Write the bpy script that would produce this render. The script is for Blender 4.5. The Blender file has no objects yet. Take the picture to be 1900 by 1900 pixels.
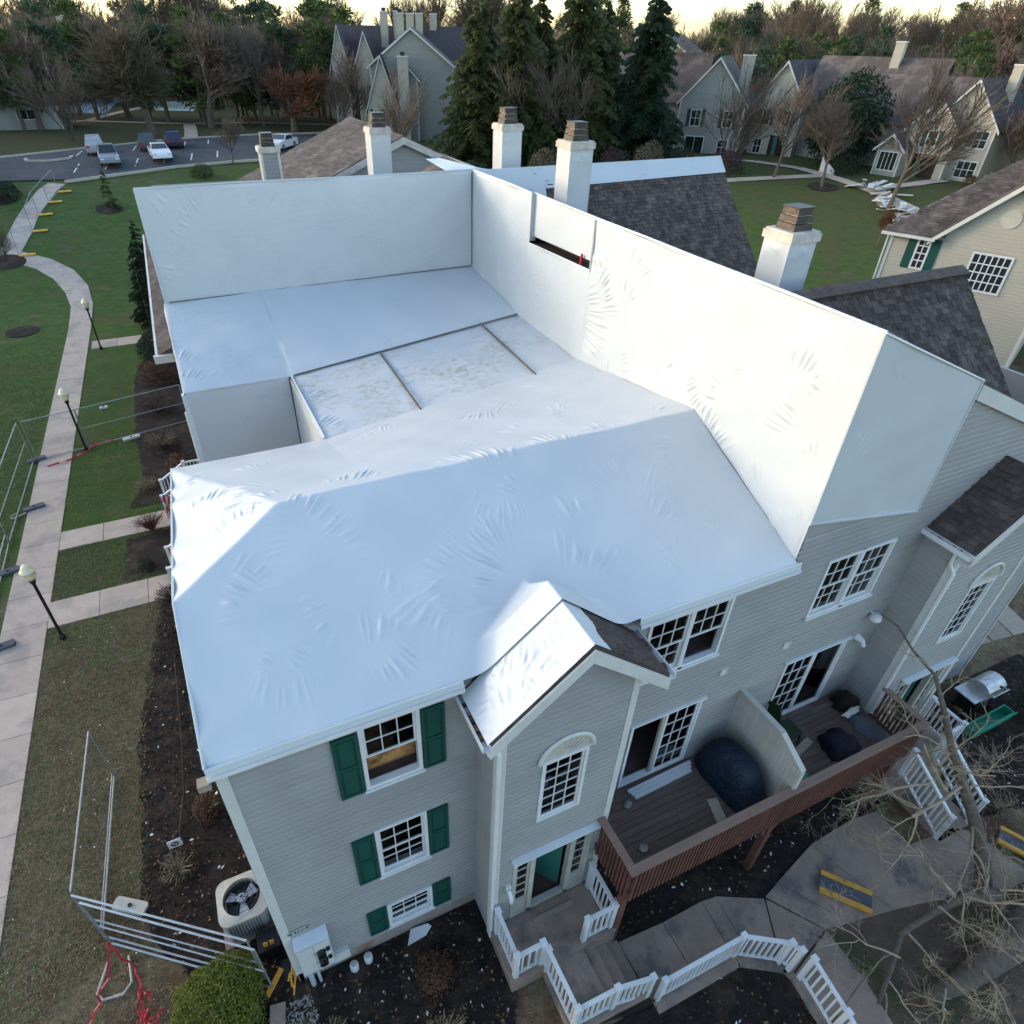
import bpy, math, random
import numpy as np
from mathutils import Vector, Matrix
random.seed(7); RNG = np.random.default_rng(7)
S = bpy.context.scene
R = math.radians
# ---------------------------------------------------------------- camera
CAM = (1.1306, -5.6361, 14.7604)
cd = bpy.data.cameras.new('camera'); cam = bpy.data.objects.new('camera', cd)
S.collection.objects.link(cam); S.camera = cam
cx = Vector((0.91195, -0.41007, 0.0135973)); cz = -Vector((0.337366, 0.730579, -0.593665)); cy = cz.cross(cx)
mw = Matrix((cx, cy, cz)).transposed().to_4x4(); mw.translation = Vector(CAM); cam.matrix_world = mw
cd.sensor_width = 36; cd.lens = 1196.385/1900*36
cd.shift_x = (950-895.893)/1900; cd.shift_y = (953.839-950)/1900
cd.clip_start = .1; cd.clip_end = 4000
# ---------------------------------------------------------------- sky, sun, exposure
SUN_EL, SUN_DIR = 14.0, (-0.80, 0.60)            # low sun, off to the left and a little behind the building
w = bpy.data.worlds.new('World'); S.world = w; w.use_nodes = True
nt = w.node_tree; bg = nt.nodes['Background']
sky = nt.nodes.new('ShaderNodeTexSky'); sky.sky_type = 'NISHITA'; sky.sun_disc = False
sky.sun_elevation = R(SUN_EL); sky.sun_rotation = math.atan2(SUN_DIR[0], SUN_DIR[1])
sky.air_density = 1.0; sky.dust_density = 1.2; sky.ozone_density = 1.0
nt.links.new(sky.outputs[0], bg.inputs[0]); bg.inputs[1].default_value = .15
sl = bpy.data.lights.new('sun', 'SUN'); sl.energy = .24; sl.angle = R(6); sl.color = (1, .92, .80)
so = bpy.data.objects.new('sun', sl); S.collection.objects.link(so)
ce = math.cos(R(SUN_EL)); n_ = math.hypot(*SUN_DIR)
so.rotation_euler = Vector((SUN_DIR[0]/n_*ce, SUN_DIR[1]/n_*ce, math.sin(R(SUN_EL)))).to_track_quat('Z', 'Y').to_euler()
S.view_settings.view_transform = 'Standard'; S.view_settings.look = 'None'
S.view_settings.exposure = 2.0; S.view_settings.gamma = 1
S.render.engine = 'CYCLES'
# ---------------------------------------------------------------- helpers
COL = S.collection; ORG = {}
def tag(o, label=None, cat=None, group=None, kind=None):
    if label: o['label'] = label
    if cat: o['category'] = cat
    if group: o['group'] = group
    if kind: o['kind'] = kind
    return o
def thing(name, label, cat, loc=(0, 0, 0), rz=0, group=None, local=False):
    o = bpy.data.objects.new(name, None); COL.objects.link(o)
    o.location = loc; o.rotation_euler = (0, 0, rz); o.empty_display_size = .2
    ORG[o] = np.zeros(3) if local else np.array(loc, float)
    return tag(o, label, cat, group)
def mesh_np(name, v, f, smooth=False):
    v = np.asarray(v, np.float32); f = np.asarray(f, np.int32); k = f.shape[1]
    me = bpy.data.meshes.new(name); me.vertices.add(len(v)); me.vertices.foreach_set('co', v.ravel())
    me.loops.add(f.size); me.loops.foreach_set('vertex_index', f.ravel())
    me.polygons.add(len(f)); me.polygons.foreach_set('loop_start', np.arange(0, f.size, k, dtype=np.int32))
    me.polygons.foreach_set('loop_total', np.full(len(f), k, np.int32))
    if smooth: me.polygons.foreach_set('use_smooth', np.ones(len(f), bool))
    me.update(); me.validate(); return me
def obj(name, me, mat=None, parent=None, loc=(0, 0, 0), rz=0, kind=None):
    if mat and not me.materials: me.materials.append(mat)
    o = bpy.data.objects.new(name, me); COL.objects.link(o); o.location = loc
    if rz: o.rotation_euler = (0, 0, rz)
    if parent: o.parent = parent; ORG[o] = ORG[parent]
    if kind: o['kind'] = kind
    return o
class B:
    def __init__(s): s.v = []; s.f = []
    def add(s, vs, fs):
        n = len(s.v); s.v += [tuple(p) for p in vs]; s.f += [tuple(n+i for i in q) for q in fs]; return s
    def box(s, x0, x1, y0, y1, z0, z1):
        return s.add([(x, y, z) for z in (z0, z1) for y in (y0, y1) for x in (x0, x1)],
                     [(0, 2, 3, 1), (4, 5, 7, 6), (0, 1, 5, 4), (2, 6, 7, 3), (0, 4, 6, 2), (1, 3, 7, 5)])
    def bar(s, p, q, a, b, up=(0, 0, 1)):
        p = Vector(p); q = Vector(q); d = (q-p).normalized(); u = Vector(up)
        if abs(d.dot(u)) > .98: u = Vector((0, 1, 0))
        x = d.cross(u).normalized()*a/2; y = x.cross(d).normalized()*b/2
        return s.add([p-x-y, p+x-y, p+x+y, p-x+y, q-x-y, q+x-y, q+x+y, q-x+y],
                     [(3, 2, 1, 0), (4, 5, 6, 7), (0, 1, 5, 4), (1, 2, 6, 5), (2, 3, 7, 6), (3, 0, 4, 7)])
    def tube(s, pts, rs, n=6, cap=True):
        pts = [Vector(p) for p in pts]
        if not hasattr(rs, '__len__'): rs = [rs]*len(pts)
        b = len(s.v); m = len(pts); u = None
        for i, p in enumerate(pts):
            d = (pts[min(i+1, m-1)]-pts[max(i-1, 0)]).normalized()
            if u is None: u = d.orthogonal().normalized()
            u = (u-d*u.dot(d)).normalized() if (u-d*u.dot(d)).length > 1e-4 else d.orthogonal().normalized()
            w_ = d.cross(u)
            for k in range(n):
                a = 2*math.pi*k/n; s.v.append(tuple(p+(u*math.cos(a)+w_*math.sin(a))*rs[i]))
        for i in range(m-1):
            for k in range(n):
                k2 = (k+1) % n; s.f.append((b+i*n+k, b+i*n+k2, b+(i+1)*n+k2, b+(i+1)*n+k))
        if cap:
            s.f.append(tuple(b+k for k in range(n-1, -1, -1))); s.f.append(tuple(b+(m-1)*n+k for k in range(n)))
        return s
    def lathe(s, prof, c=(0, 0, 0), n=16, sq=None):
        b = len(s.v); m = len(prof)
        for r, z in prof:
            for k in range(n):
                a = 2*math.pi*(k+.5)/n; s.v.append((c[0]+r*math.cos(a), c[1]+r*math.sin(a), c[2]+z))
        for i in range(m-1):
            for k in range(n):
                k2 = (k+1) % n; s.f.append((b+i*n+k, b+i*n+k2, b+(i+1)*n+k2, b+(i+1)*n+k))
        s.f.append(tuple(b+k for k in range(n-1, -1, -1))); s.f.append(tuple(b+(m-1)*n+k for k in range(n)))
        return s
    def poly(s, pts): return s.add(pts, [tuple(range(len(pts)))])
    def slab(s, pts, t):
        """closed prism: polygon pts pushed along vector t"""
        n = len(pts); t = Vector(t); a = [Vector(p) for p in pts]
        return s.add(a+[p+t for p in a], [tuple(range(n-1, -1, -1)), tuple(range(n, 2*n))]+[(i, (i+1) % n, n+(i+1) % n, n+i) for i in range(n)])
    def mesh(s, name, org=(0, 0, 0), smooth=False):
        me = bpy.data.meshes.new(name); ox, oy, oz = org
        me.from_pydata([(x-ox, y-oy, z-oz) for x, y, z in s.v], [], s.f)
        if smooth: me.polygons.foreach_set('use_smooth', [True]*len(me.polygons))
        me.update(); return me
    def build(s, name, mat, parent=None, smooth=False, kind=None):
        if parent is not None: return obj(name, s.mesh(name, ORG[parent], smooth), mat, parent, kind=kind)
        a = np.array(s.v); org = ((a[:, 0].min()+a[:, 0].max())/2, (a[:, 1].min()+a[:, 1].max())/2, a[:, 2].min())
        o = obj(name, s.mesh(name, org, smooth), mat, loc=org, kind=kind); ORG[o] = np.array(org); return o
CACHE = {}
def piece(name, key, make, mat, parent, loc, rz=0):
    """small repeated piece: shares mesh data between alike pieces; loc is in world space"""
    k = (name, key, mat.name)
    if k not in CACHE:
        b = B(); make(b); CACHE[k] = b.mesh(name); CACHE[k].materials.append(mat)
    o = obj(name, CACHE[k], None, parent, tuple(np.array(loc)-ORG[parent]), rz); return o
def copy_tree(o, parent=None):
    c = o.copy(); COL.objects.link(c); c.parent = parent
    for ch in o.children: copy_tree(ch, c)
    return c
def gz(x, y):
    """height of the ground: level round the building, rising gently behind, stepping down in front of the porch"""
    r = np.hypot(np.asarray(x, float)-5, np.asarray(y, float)-10)
    t = np.clip((r-34)/38, 0, 1); z = 4.3*t*t*(3-2*t)
    a = np.clip((np.asarray(x, float)-4.2)/2.2, 0, 1); a = a*a*(3-2*a)
    b = np.clip((1.5-np.asarray(y, float))/2.0, 0, 1)
    return z-.46*a*b-.06*(1-a)*b
# ---------------------------------------------------------------- materials
MATS = {}
def M(name, c1, c2=None, scale=4., rough=.75, bump=0., bscale=60., island=0., orand=0., spec=.3, metal=0., c3=None, scale3=.6, lo=.35, hi=.65, lo3=.5, hi3=.62, stretch=None, trans=0., bdist=.02, sheen=0.):
    if name in MATS: return MATS[name]
    m = bpy.data.materials.new(name); m.use_nodes = True; t = m.node_tree; N = t.nodes; L = t.links
    p = N['Principled BSDF']; p.inputs['Roughness'].default_value = rough; p.inputs['Metallic'].default_value = metal
    p.inputs['Specular IOR Level'].default_value = spec
    geo = N.new('ShaderNodeNewGeometry'); pos = geo.outputs['Position']
    if stretch:
        vm = N.new('ShaderNodeVectorMath'); vm.operation = 'MULTIPLY'; vm.inputs[1].default_value = stretch; L.new(pos, vm.inputs[0]); pos = vm.outputs[0]
    def noise(sc, det=6):
        n = N.new('ShaderNodeTexNoise'); n.inputs['Scale'].default_value = sc; n.inputs['Detail'].default_value = det; n.inputs['Roughness'].default_value = .62
        L.new(pos, n.inputs['Vector']); return n.outputs[0]
    def ramp(v, a, b):
        r = N.new('ShaderNodeMapRange'); r.inputs[1].default_value = a; r.inputs[2].default_value = b; L.new(v, r.inputs[0]); return r.outputs[0]
    def mix(f, a, b):
        x = N.new('ShaderNodeMix'); x.data_type = 'RGBA'; x.clamp_factor = True
        if isinstance(f, float): x.inputs[0].default_value = f
        else: L.new(f, x.inputs[0])
        for i, q in ((6, a), (7, b)):
            if isinstance(q, tuple): x.inputs[i].default_value = (*q, 1)
            else: L.new(q, x.inputs[i])
        return x.outputs[2]
    c2 = c2 or tuple(v*.8 for v in c1)
    col = mix(ramp(noise(scale), lo, hi), c1, c2)
    if c3: col = mix(ramp(noise(scale3, 4), lo3, hi3), col, c3)
    for amt, src in ((island, 'i'), (orand, 'o')):
        if amt:
            if src == 'i': rv = geo.outputs['Random Per Island']
            else: rv = N.new('ShaderNodeObjectInfo').outputs['Random']
            hs = N.new('ShaderNodeHueSaturation'); mr = N.new('ShaderNodeMapRange'); mr.inputs[3].default_value = 1-amt; mr.inputs[4].default_value = 1+amt
            L.new(rv, mr.inputs[0]); L.new(mr.outputs[0], hs.inputs['Value']); L.new(col, hs.inputs['Color']); col = hs.outputs[0]
    L.new(col, p.inputs['Base Color'])
    if trans:
        p.inputs['Transmission Weight'].default_value = 0
        tr = N.new('ShaderNodeBsdfTranslucent'); L.new(col, tr.inputs[0]); ms = N.new('ShaderNodeMixShader'); ms.inputs[0].default_value = trans
        L.new(p.outputs[0], ms.inputs[1]); L.new(tr.outputs[0], ms.inputs[2]); L.new(ms.outputs[0], N['Material Output'].inputs[0])
    if bump:
        bn = N.new('ShaderNodeBump'); bn.inputs['Strength'].default_value = bump; bn.inputs['Distance'].default_value = bdist
        L.new(noise(bscale, 5), bn.inputs['Height']); L.new(bn.outputs[0], p.inputs['Normal'])
    MATS[name] = m; return m
def lawn_material():
    m = M('lawn', (.075, .118, .030), (.052, .085, .022), 1.4, .95, .9, 26, spec=.1, c3=(.10, .082, .04), scale3=.33, lo3=.54, hi3=.72, bdist=.05)
    t = m.node_tree; N = t.nodes; L = t.links; p = N['Principled BSDF']; src = p.inputs['Base Color'].links[0].from_socket
    geo = N.new('ShaderNodeNewGeometry'); sep = N.new('ShaderNodeSeparateXYZ'); L.new(geo.outputs['Position'], sep.inputs[0])
    def noise(sc, d=6):
        n = N.new('ShaderNodeTexNoise'); n.inputs['Scale'].default_value = sc; n.inputs['Detail'].default_value = d; n.inputs['Roughness'].default_value = .65; L.new(geo.outputs['Position'], n.inputs['Vector']); return n.outputs[0]
    def mr(v, a, b, c=0, d=1):
        r = N.new('ShaderNodeMapRange'); r.inputs[1].default_value = a; r.inputs[2].default_value = b; r.inputs[3].default_value = c; r.inputs[4].default_value = d
        if isinstance(v, (int, float)): r.inputs[0].default_value = v
        else: L.new(v, r.inputs[0])
        return r.outputs[0]
    def mth(op, a, b):
        x = N.new('ShaderNodeMath'); x.operation = op
        for i, q in enumerate((a, b)):
            if isinstance(q, (int, float)): x.inputs[i].default_value = q
            else: L.new(q, x.inputs[i])
        return x.outputs[0]
    def mix(f, a, b):
        x = N.new('ShaderNodeMix'); x.data_type = 'RGBA'; L.new(f, x.inputs[0])
        for i, q in ((6, a), (7, b)):
            if isinstance(q, tuple): x.inputs[i].default_value = (*q, 1)
            else: L.new(q, x.inputs[i])
        return x.outputs[2]
    # dormant, trampled turf nearest the building front; greener further along the walk
    dorm = mth('ADD', mr(sep.outputs[1], 18, 9), mth('MULTIPLY', mth('SUBTRACT', noise(.45), .5), 3.2))
    brown = mix(mr(noise(2.2), .35, .65), (.22, .168, .105), (.15, .124, .07))
    brown = mix(mr(noise(.7), .48, .62), brown, (.125, .068, .045))
    brown = mix(mr(noise(7.0), .42, .6, 0, .55), brown, (.07, .052, .034))
    col = mix(mr(dorm, .25, .8), src, brown)
    # far fields under the trees turn leaf-brown
    far = mth('ADD', mr(sep.outputs[1], 62, 90), mr(sep.outputs[0], 40, 58, 0, .72))
    far = mth('MINIMUM', far, 1.0)
    col = mix(mth('MULTIPLY', far, .85), col, mix(mr(noise(.3), .4, .6), (.075, .058, .034), (.06, .06, .028)))
    L.new(col, p.inputs['Base Color']); return m
m_lawn = lawn_material()
m_mulch = M('mulch', (.027, .019, .016), (.012, .009, .008), 7, .95, 1, 45, c3=(.055, .036, .026), scale3=1.3, bdist=.06)
m_dirt = M('bare_soil', (.125, .088, .062), (.08, .057, .042), 2.2, .95, .8, 30, c3=(.05, .055, .022), scale3=.7, bdist=.04)
m_walk = M('walk_concrete', (.46, .365, .295), (.40, .318, .26), 1.7, .9, .25, 120, orand=.07, c3=(.33, .275, .23), scale3=.9)
m_conc = M('porch_concrete', (.30, .222, .172), (.225, .17, .135), 1.9, .88, .3, 110, orand=.06, c3=(.13, .115, .105), scale3=1.1)
m_found = M('foundation', (.30, .25, .21), (.22, .19, .165), 2.5, .9, .3, 60, c3=(.25, .13, .085), scale3=1.2, lo3=.56, hi3=.7)
m_side = M('siding', (.282, .278, .266), (.26, .257, .247), 1.1, .55, .05, 30, island=.02, orand=.025, c3=(.245, .243, .237), scale3=.5)
m_side2 = M('siding_cream', (.375, .345, .28), (.345, .318, .26), 1, .6, .05, 30, island=.03)
m_sideg = M('siding_far_grey', (.285, .28, .25), (.25, .25, .225), 1, .65, .05, 30, island=.03)
m_trim = M('trim_white', (.53, .525, .495), (.465, .46, .435), 1.5, .5, .05, 40)
m_trimd = M('trim_stained', (.43, .41, .355), (.36, .345, .30), 3, .6, .1, 30)
m_white = M('vinyl_white', (.60, .605, .605), (.53, .54, .54), 2, .45, .04, 50)
m_green = M('shutter_green', (.008, .062, .045), (.006, .050, .038), 2, .55, .05, 60)
m_doorg = M('door_green', (.03, .15, .115), (.024, .125, .095), 1.5, .5)
m_shing = M('shingle_charcoal', (.088, .066, .058), (.058, .045, .041), 9, .95, .7, 160, island=.38, orand=.18, c3=(.105, .082, .074), scale3=2.2)
m_shingb = M('shingle_brown', (.092, .075, .067), (.068, .056, .051), 5, .95, .5, 90, island=.28, c3=(.13, .105, .09), scale3=.8)
m_shingd = M('shingle_dark_far', (.060, .052, .055), (.045, .04, .043), 4, .95, .5, 90, island=.25)
m_deck = M('deck_boards', (.15, .10, .078), (.105, .072, .058), 3, .85, .4, 40, orand=.16, stretch=(.5, 5, 5), c3=(.12, .10, .09), scale3=.9)
m_red = M('deck_red_stain', (.125, .05, .035), (.085, .036, .027), 3, .8, .3, 40, orand=.15)
m_cap = M('rail_cap_weathered', (.22, .14, .105), (.165, .107, .084), 3, .85, .3, 40, orand=.08, stretch=(.5, 4, 4))
m_wood = M('bare_timber', (.33, .27, .205), (.27, .215, .165), 4, .85, .3, 40, orand=.12, stretch=(.6, 3, 3))
m_part = M('partition_white', (.42, .40, .36), (.35, .335, .295), 2, .7, .15, 30, orand=.05)
m_osb = M('osb_sheathing', (.50, .27, .10), (.36, .18, .065), 14, .8, .2, 60, c3=(.14, .07, .035), scale3=3)
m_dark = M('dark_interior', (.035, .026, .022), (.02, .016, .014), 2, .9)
m_carp = M('interior_floor', (.115, .075, .065), (.075, .05, .045), 5, .95, .3, 60)
m_galv = M('galvanised_steel', (.40, .42, .43), (.30, .32, .33), 6, .42, .05, 50, metal=.6)
m_dkmetal = M('dark_metal', (.022, .022, .024), (.016, .016, .017), 4, .4, metal=.4)
m_lampm = M('lamp_post_black', (.012, .012, .013), (.018, .017, .016), 4, .35)
m_globe = M('lamp_globe_cream', (.78, .70, .48), (.68, .60, .40), 5, .35)
m_grey = M('meter_grey', (.42, .45, .49), (.37, .40, .44), 3, .45)
m_dkgl = M('dark_glass_lens', (.01, .012, .012), None, 3, .1, spec=.6)
m_flue = M('flue_metal', (.05, .043, .041), (.02, .018, .018), 7, .45, .2, 40, metal=.5)
m_crown = M('chimney_crown', (.52, .48, .43), (.36, .33, .30), 4, .7, .15, 40)
m_navy = M('navy_cover', (.006, .015, .032), (.004, .010, .022), 3, .48, .9, 6, bdist=.09)
m_purple = M('black_tarp', (.009, .006, .018), (.005, .004, .010), 4, .6, .6, 12, bdist=.05)
m_yel = M('barrier_yellow', (.62, .33, .035), (.48, .24, .03), 6, .6, .1, 40, c3=(.25, .17, .07), scale3=5, lo3=.57, hi3=.7)
m_rub = M('ramp_rubber', (.085, .088, .105), (.065, .068, .08), 4, .8, .2, 60)
m_orange = M('foot_orange_yellow', (.72, .40, .04), (.60, .32, .05), 5, .6)
m_redtape = M('red_tape', (.42, .015, .03), (.30, .012, .02), 4, .5)
m_gplast = M('green_plastic', (.012, .22, .13), (.01, .18, .10), 3, .4)
m_steel = M('grill_steel', (.50, .50, .49), (.36, .36, .36), 5, .38, .05, 40, metal=.7)
m_asph = M('asphalt', (.062, .062, .066), (.048, .048, .052), 1.6, .9, .4, 90, c3=(.075, .072, .072), scale3=.25)
m_paint = M('road_paint', (.62, .62, .58), (.5, .5, .47), 4, .7)
m_kerb = M('kerb', (.42, .37, .30), (.36, .32, .26), 1.2, .9, .2, 50)
m_barkl = M('bark_grey_brown', (.135, .108, .082), (.085, .07, .055), 9, .95, .8, 50)
m_twig = M('twigs_grey_brown', (.15, .112, .084), (.10, .077, .06), 3, .95, island=.25)
m_twigo = M('twigs_olive_brown', (.115, .09, .055), (.075, .062, .04), 3, .95, island=.25)
m_twigr = M('twigs_rust', (.165, .068, .034), (.11, .048, .027), 3, .95, island=.3)
m_bran = M('branch_pale', (.34, .265, .18), (.23, .178, .122), 6, .9, .5, 40, island=.15)
m_spru = M('spruce_needles', (.12, .135, .062), (.085, .10, .048), 1.2, .85, island=.4, spec=.15, trans=.3)
m_spru2 = M('spruce_needles_dark', (.06, .09, .055), (.042, .068, .044), 1.2, .85, island=.4, spec=.15, trans=.3)
m_pine = M('pine_needles', (.085, .115, .038), (.056, .085, .03), 1.0, .85, island=.45, spec=.15, trans=.2)
m_box = M('boxwood_leaves', (.135, .155, .02), (.085, .11, .017), 3.5, .7, island=.45, spec=.25, trans=.25)
m_yew = M('dark_evergreen_leaves', (.026, .045, .02), (.016, .03, .015), 3, .8, island=.4, trans=.15)
m_rust = M('rust_brown_leaves', (.115, .058, .033), (.07, .038, .024), 3, .9, island=.45, trans=.15)
m_plum = M('plum_brown_twigs', (.062, .036, .031), (.04, .026, .024), 3, .9, island=.35)
m_straw = M('straw_grass', (.16, .125, .075), (.11, .085, .05), 3, .95, island=.35)
m_leaf = M('fallen_leaves', (.16, .085, .04), (.09, .05, .028), 3, .9, island=.6)
m_chip = M('white_debris', (.62, .60, .56), (.5, .48, .44), 5, .8, island=.25)
m_blade = M('grass_blades', (.10, .15, .04), (.12, .125, .05), .8, .9, island=.4, spec=.15)
m_bladeb = M('dormant_blades', (.25, .195, .125), (.17, .14, .08), 1.2, .95, island=.4, spec=.1)
m_rock = M('pale_rock', (.34, .30, .26), (.20, .18, .155), 9, .9, .5, 30)
def tarp_mat(name, dirt=0., dirtc=(.33, .29, .20)):
    m = M(name, (.462, .488, .506), (.435, .461, .48), .9, .36, .10, 5.5, spec=.45, bdist=.02)
    if dirt:
        t = m.node_tree; N = t.nodes; L = t.links; p = N['Principled BSDF']; src = p.inputs['Base Color'].links[0].from_socket
        geo = N.new('ShaderNodeNewGeometry')
        vm = N.new('ShaderNodeVectorMath'); vm.operation = 'MULTIPLY'; vm.inputs[1].default_value = (1.2, 1.7, 2.4); L.new(geo.outputs[0], vm.inputs[0])
        def noise(sc, d, rg):
            n = N.new('ShaderNodeTexNoise'); n.inputs['Scale'].default_value = sc; n.inputs['Detail'].default_value = d; n.inputs['Roughness'].default_value = rg; L.new(vm.outputs[0], n.inputs['Vector']); return n.outputs[0]
        mu = N.new('ShaderNodeMath'); mu.operation = 'MULTIPLY'
        a = N.new('ShaderNodeMapRange'); a.inputs[1].default_value = .40; a.inputs[2].default_value = .66; L.new(noise(.55, 4, .6), a.inputs[0])
        b = N.new('ShaderNodeMapRange'); b.inputs[1].default_value = .46; b.inputs[2].default_value = .68; b.inputs[4].default_value = dirt; L.new(noise(4.2, 9, .72), b.inputs[0])
        L.new(a.outputs[0], mu.inputs[0]); L.new(b.outputs[0], mu.inputs[1])
        x = N.new('ShaderNodeMix'); x.data_type = 'RGBA'; L.new(mu.outputs[0], x.inputs[0]); L.new(src, x.inputs[6]); x.inputs[7].default_value = (*dirtc, 1)
        L.new(x.outputs[2], p.inputs['Base Color'])
    return m
m_tarp = tarp_mat('white_shrink_wrap'); m_tarpd = tarp_mat('white_shrink_wrap_smudged', .4, (.33, .34, .35)); m_tarpm = tarp_mat('white_shrink_wrap_muddy', 1.5, (.30, .275, .215))
m_seam = M('seam_dark', (.16, .15, .14), (.09, .085, .08), 20, .8)
def glass_mat():
    m = bpy.data.materials.new('window_glass'); m.use_nodes = True; t = m.node_tree; N = t.nodes; L = t.links
    N.remove(N['Principled BSDF'])
    tr = N.new('ShaderNodeBsdfTransparent'); tr.inputs[0].default_value = (.42, .47, .46, 1)
    gl = N.new('ShaderNodeBsdfGlossy'); gl.inputs['Roughness'].default_value = .03
    fr = N.new('ShaderNodeFresnel'); fr.inputs[0].default_value = 1.6; ms = N.new('ShaderNodeMixShader')
    nz = N.new('ShaderNodeTexNoise'); nz.inputs['Scale'].default_value = 1.7; g = N.new('ShaderNodeNewGeometry'); L.new(g.outputs[0], nz.inputs['Vector'])
    bn = N.new('ShaderNodeBump'); bn.inputs['Strength'].default_value = .12; bn.inputs['Distance'].default_value = .04; L.new(nz.outputs[0], bn.inputs['Height'])
    L.new(bn.outputs[0], gl.inputs['Normal']); L.new(bn.outputs[0], fr.inputs['Normal'])
    L.new(fr.outputs[0], ms.inputs[0]); L.new(tr.outputs[0], ms.inputs[1]); L.new(gl.outputs[0], ms.inputs[2])
    L.new(ms.outputs[0], N['Material Output'].inputs[0]); return m
m_glass = glass_mat()
m_pane = M('far_window_glass', (.02, .024, .026), (.012, .014, .016), 2, .12, spec=.6)
# ================================================================ SETTING: ground, beds, walks
def axis(lo, hi, n0, step, far):
    a = list(np.arange(n0[0], n0[1]+1e-6, step)); v = n0[1]; s = step
    while v < hi: s *= 1.18; v += s; a.append(v)
    v = n0[0]; s = step
    while v > lo: s *= 1.18; v -= s; a.insert(0, v)
    return np.array(a)
gx = axis(-700, 900, (-14, 24), .5, 0); gy = axis(-120, 1200, (-10, 30), .5, 0)
X, Y = np.meshgrid(gx, gy); Zg = gz(X, Y)+.012*np.sin(X*1.7+Y*.6)*np.cos(Y*1.3-X*.4)
nx, ny = len(gx), len(gy); idx = np.arange(nx*ny).reshape(ny, nx)
fq = np.stack([idx[:-1, :-1], idx[:-1, 1:], idx[1:, 1:], idx[1:, :-1]], -1).reshape(-1, 4)
tag(obj('ground', mesh_np('ground', np.stack([X, Y, Zg], -1).reshape(-1, 3), fq, True), m_lawn), kind='structure')
def sheet_on_ground(name, poly, mat, dz, step=.5, label=None, ragged=.0):
    """flat bed following the ground: polygon filled by clipped strips"""
    ys = [p[1] for p in poly]; y0, y1 = min(ys), max(ys); b = B(); n = max(1, int((y1-y0)/step))
    def span(y):
        xs = []
        for (ax, ay), (bx, by) in zip(poly, poly[1:]+poly[:1]):
            if (ay <= y < by) or (by <= y < ay): xs.append(ax+(bx-ax)*(y-ay)/(by-ay))
        xs.sort(); return [x+ragged*(-1 if i % 2 == 0 else 1)*(math.sin(5.3*y+x)+.8*math.sin(13.1*y+2*x)+.6*math.sin(29*y)) for i, x in enumerate(xs)]
    for i in range(n):
        ya = y0+(y1-y0)*i/n+1e-4; yb = y0+(y1-y0)*(i+1)/n-1e-4; sa, sb = span(ya), span(yb)
        for k in range(0, min(len(sa), len(sb))-1, 2):
            m_ = max(1, int((sa[k+1]-sa[k])/step))
            for j in range(m_):
                q = []
                for y, s_, t in ((ya, sa, j/m_), (ya, sa, (j+1)/m_), (yb, sb, (j+1)/m_), (yb, sb, j/m_)):
                    x = s_[k]+(s_[k+1]-s_[k])*t; q.append((x, y, float(gz(x, y))+dz))
                b.poly(q)
    return tag(b.build(name, mat), kind='structure')
bed_left = [(-2.75, 2.6), (-2.7, 5), (-2.75, 6.8), (-2.4, 9.6), (-1.95, 12.2), (.1, 12.2), (.1, -.6), (-1.2, -.7), (-1.9, .9), (-2.4, 1.6)]
bed_front = [(.1, .1), (3.75, .1), (3.75, -1.9), (3.4, -2.6), (.6, -1.5), (.1, -1.1)]
sheet_on_ground('mulch_bed', bed_left, m_mulch, .022, .16, ragged=.035); sheet_on_ground('mulch_bed', bed_front, m_mulch, .026, .16, ragged=.035)
sheet_on_ground('mulch_bed', [(-3.05, 13.7), (-3.0, 16.3), (-.1, 16.5), (-.1, 13.6)], m_mulch, .022, .16, ragged=.035)
sheet_on_ground('mulch_bed', [(-2.9, 18.1), (-2.3, 19.8), (-2.55, 24.5), (-2.5, 31), (-1.5, 35.6), (.4, 35.6), (.4, 18.0)], m_mulch, .022, .16, ragged=.035)
sheet_on_ground('mulch_bed', [(5.95, -.1), (5.95, -1.85), (8.3, -1.95), (9.6, -2.5), (10.2, -2.35), (11.6, -2.0), (13.6, -2.1), (14.4, -1.9), (13.6, -.1)], m_mulch, .022, .16, ragged=.035)
sheet_on_ground('planting_bed', [(4.2, -2.85), (8.2, -3.1), (8.95, -3.75), (8.95, -5.4), (8, -7), (3, -7), (3.4, -3.2), (4.3, -2.95)], m_mulch, .022, .16, ragged=.035)
sheet_on_ground('bare_soil', [(10.2, -3.4), (12.2, -3.7), (14.9, -4.45), (17, -4.9), (20, -4.2), (24, -4), (24, -12), (9.6, -12), (9.6, -5.2)], m_dirt, .022, .16, ragged=.035)
sheet_on_ground('mulch_bed', [(16.3, -.2), (16.3, -1.4), (15.6, -2.2), (15.6, -3.1), (17.5, -3.5), (22, -2.9), (22, -.2)], m_mulch, .024, .16, ragged=.035)
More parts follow.
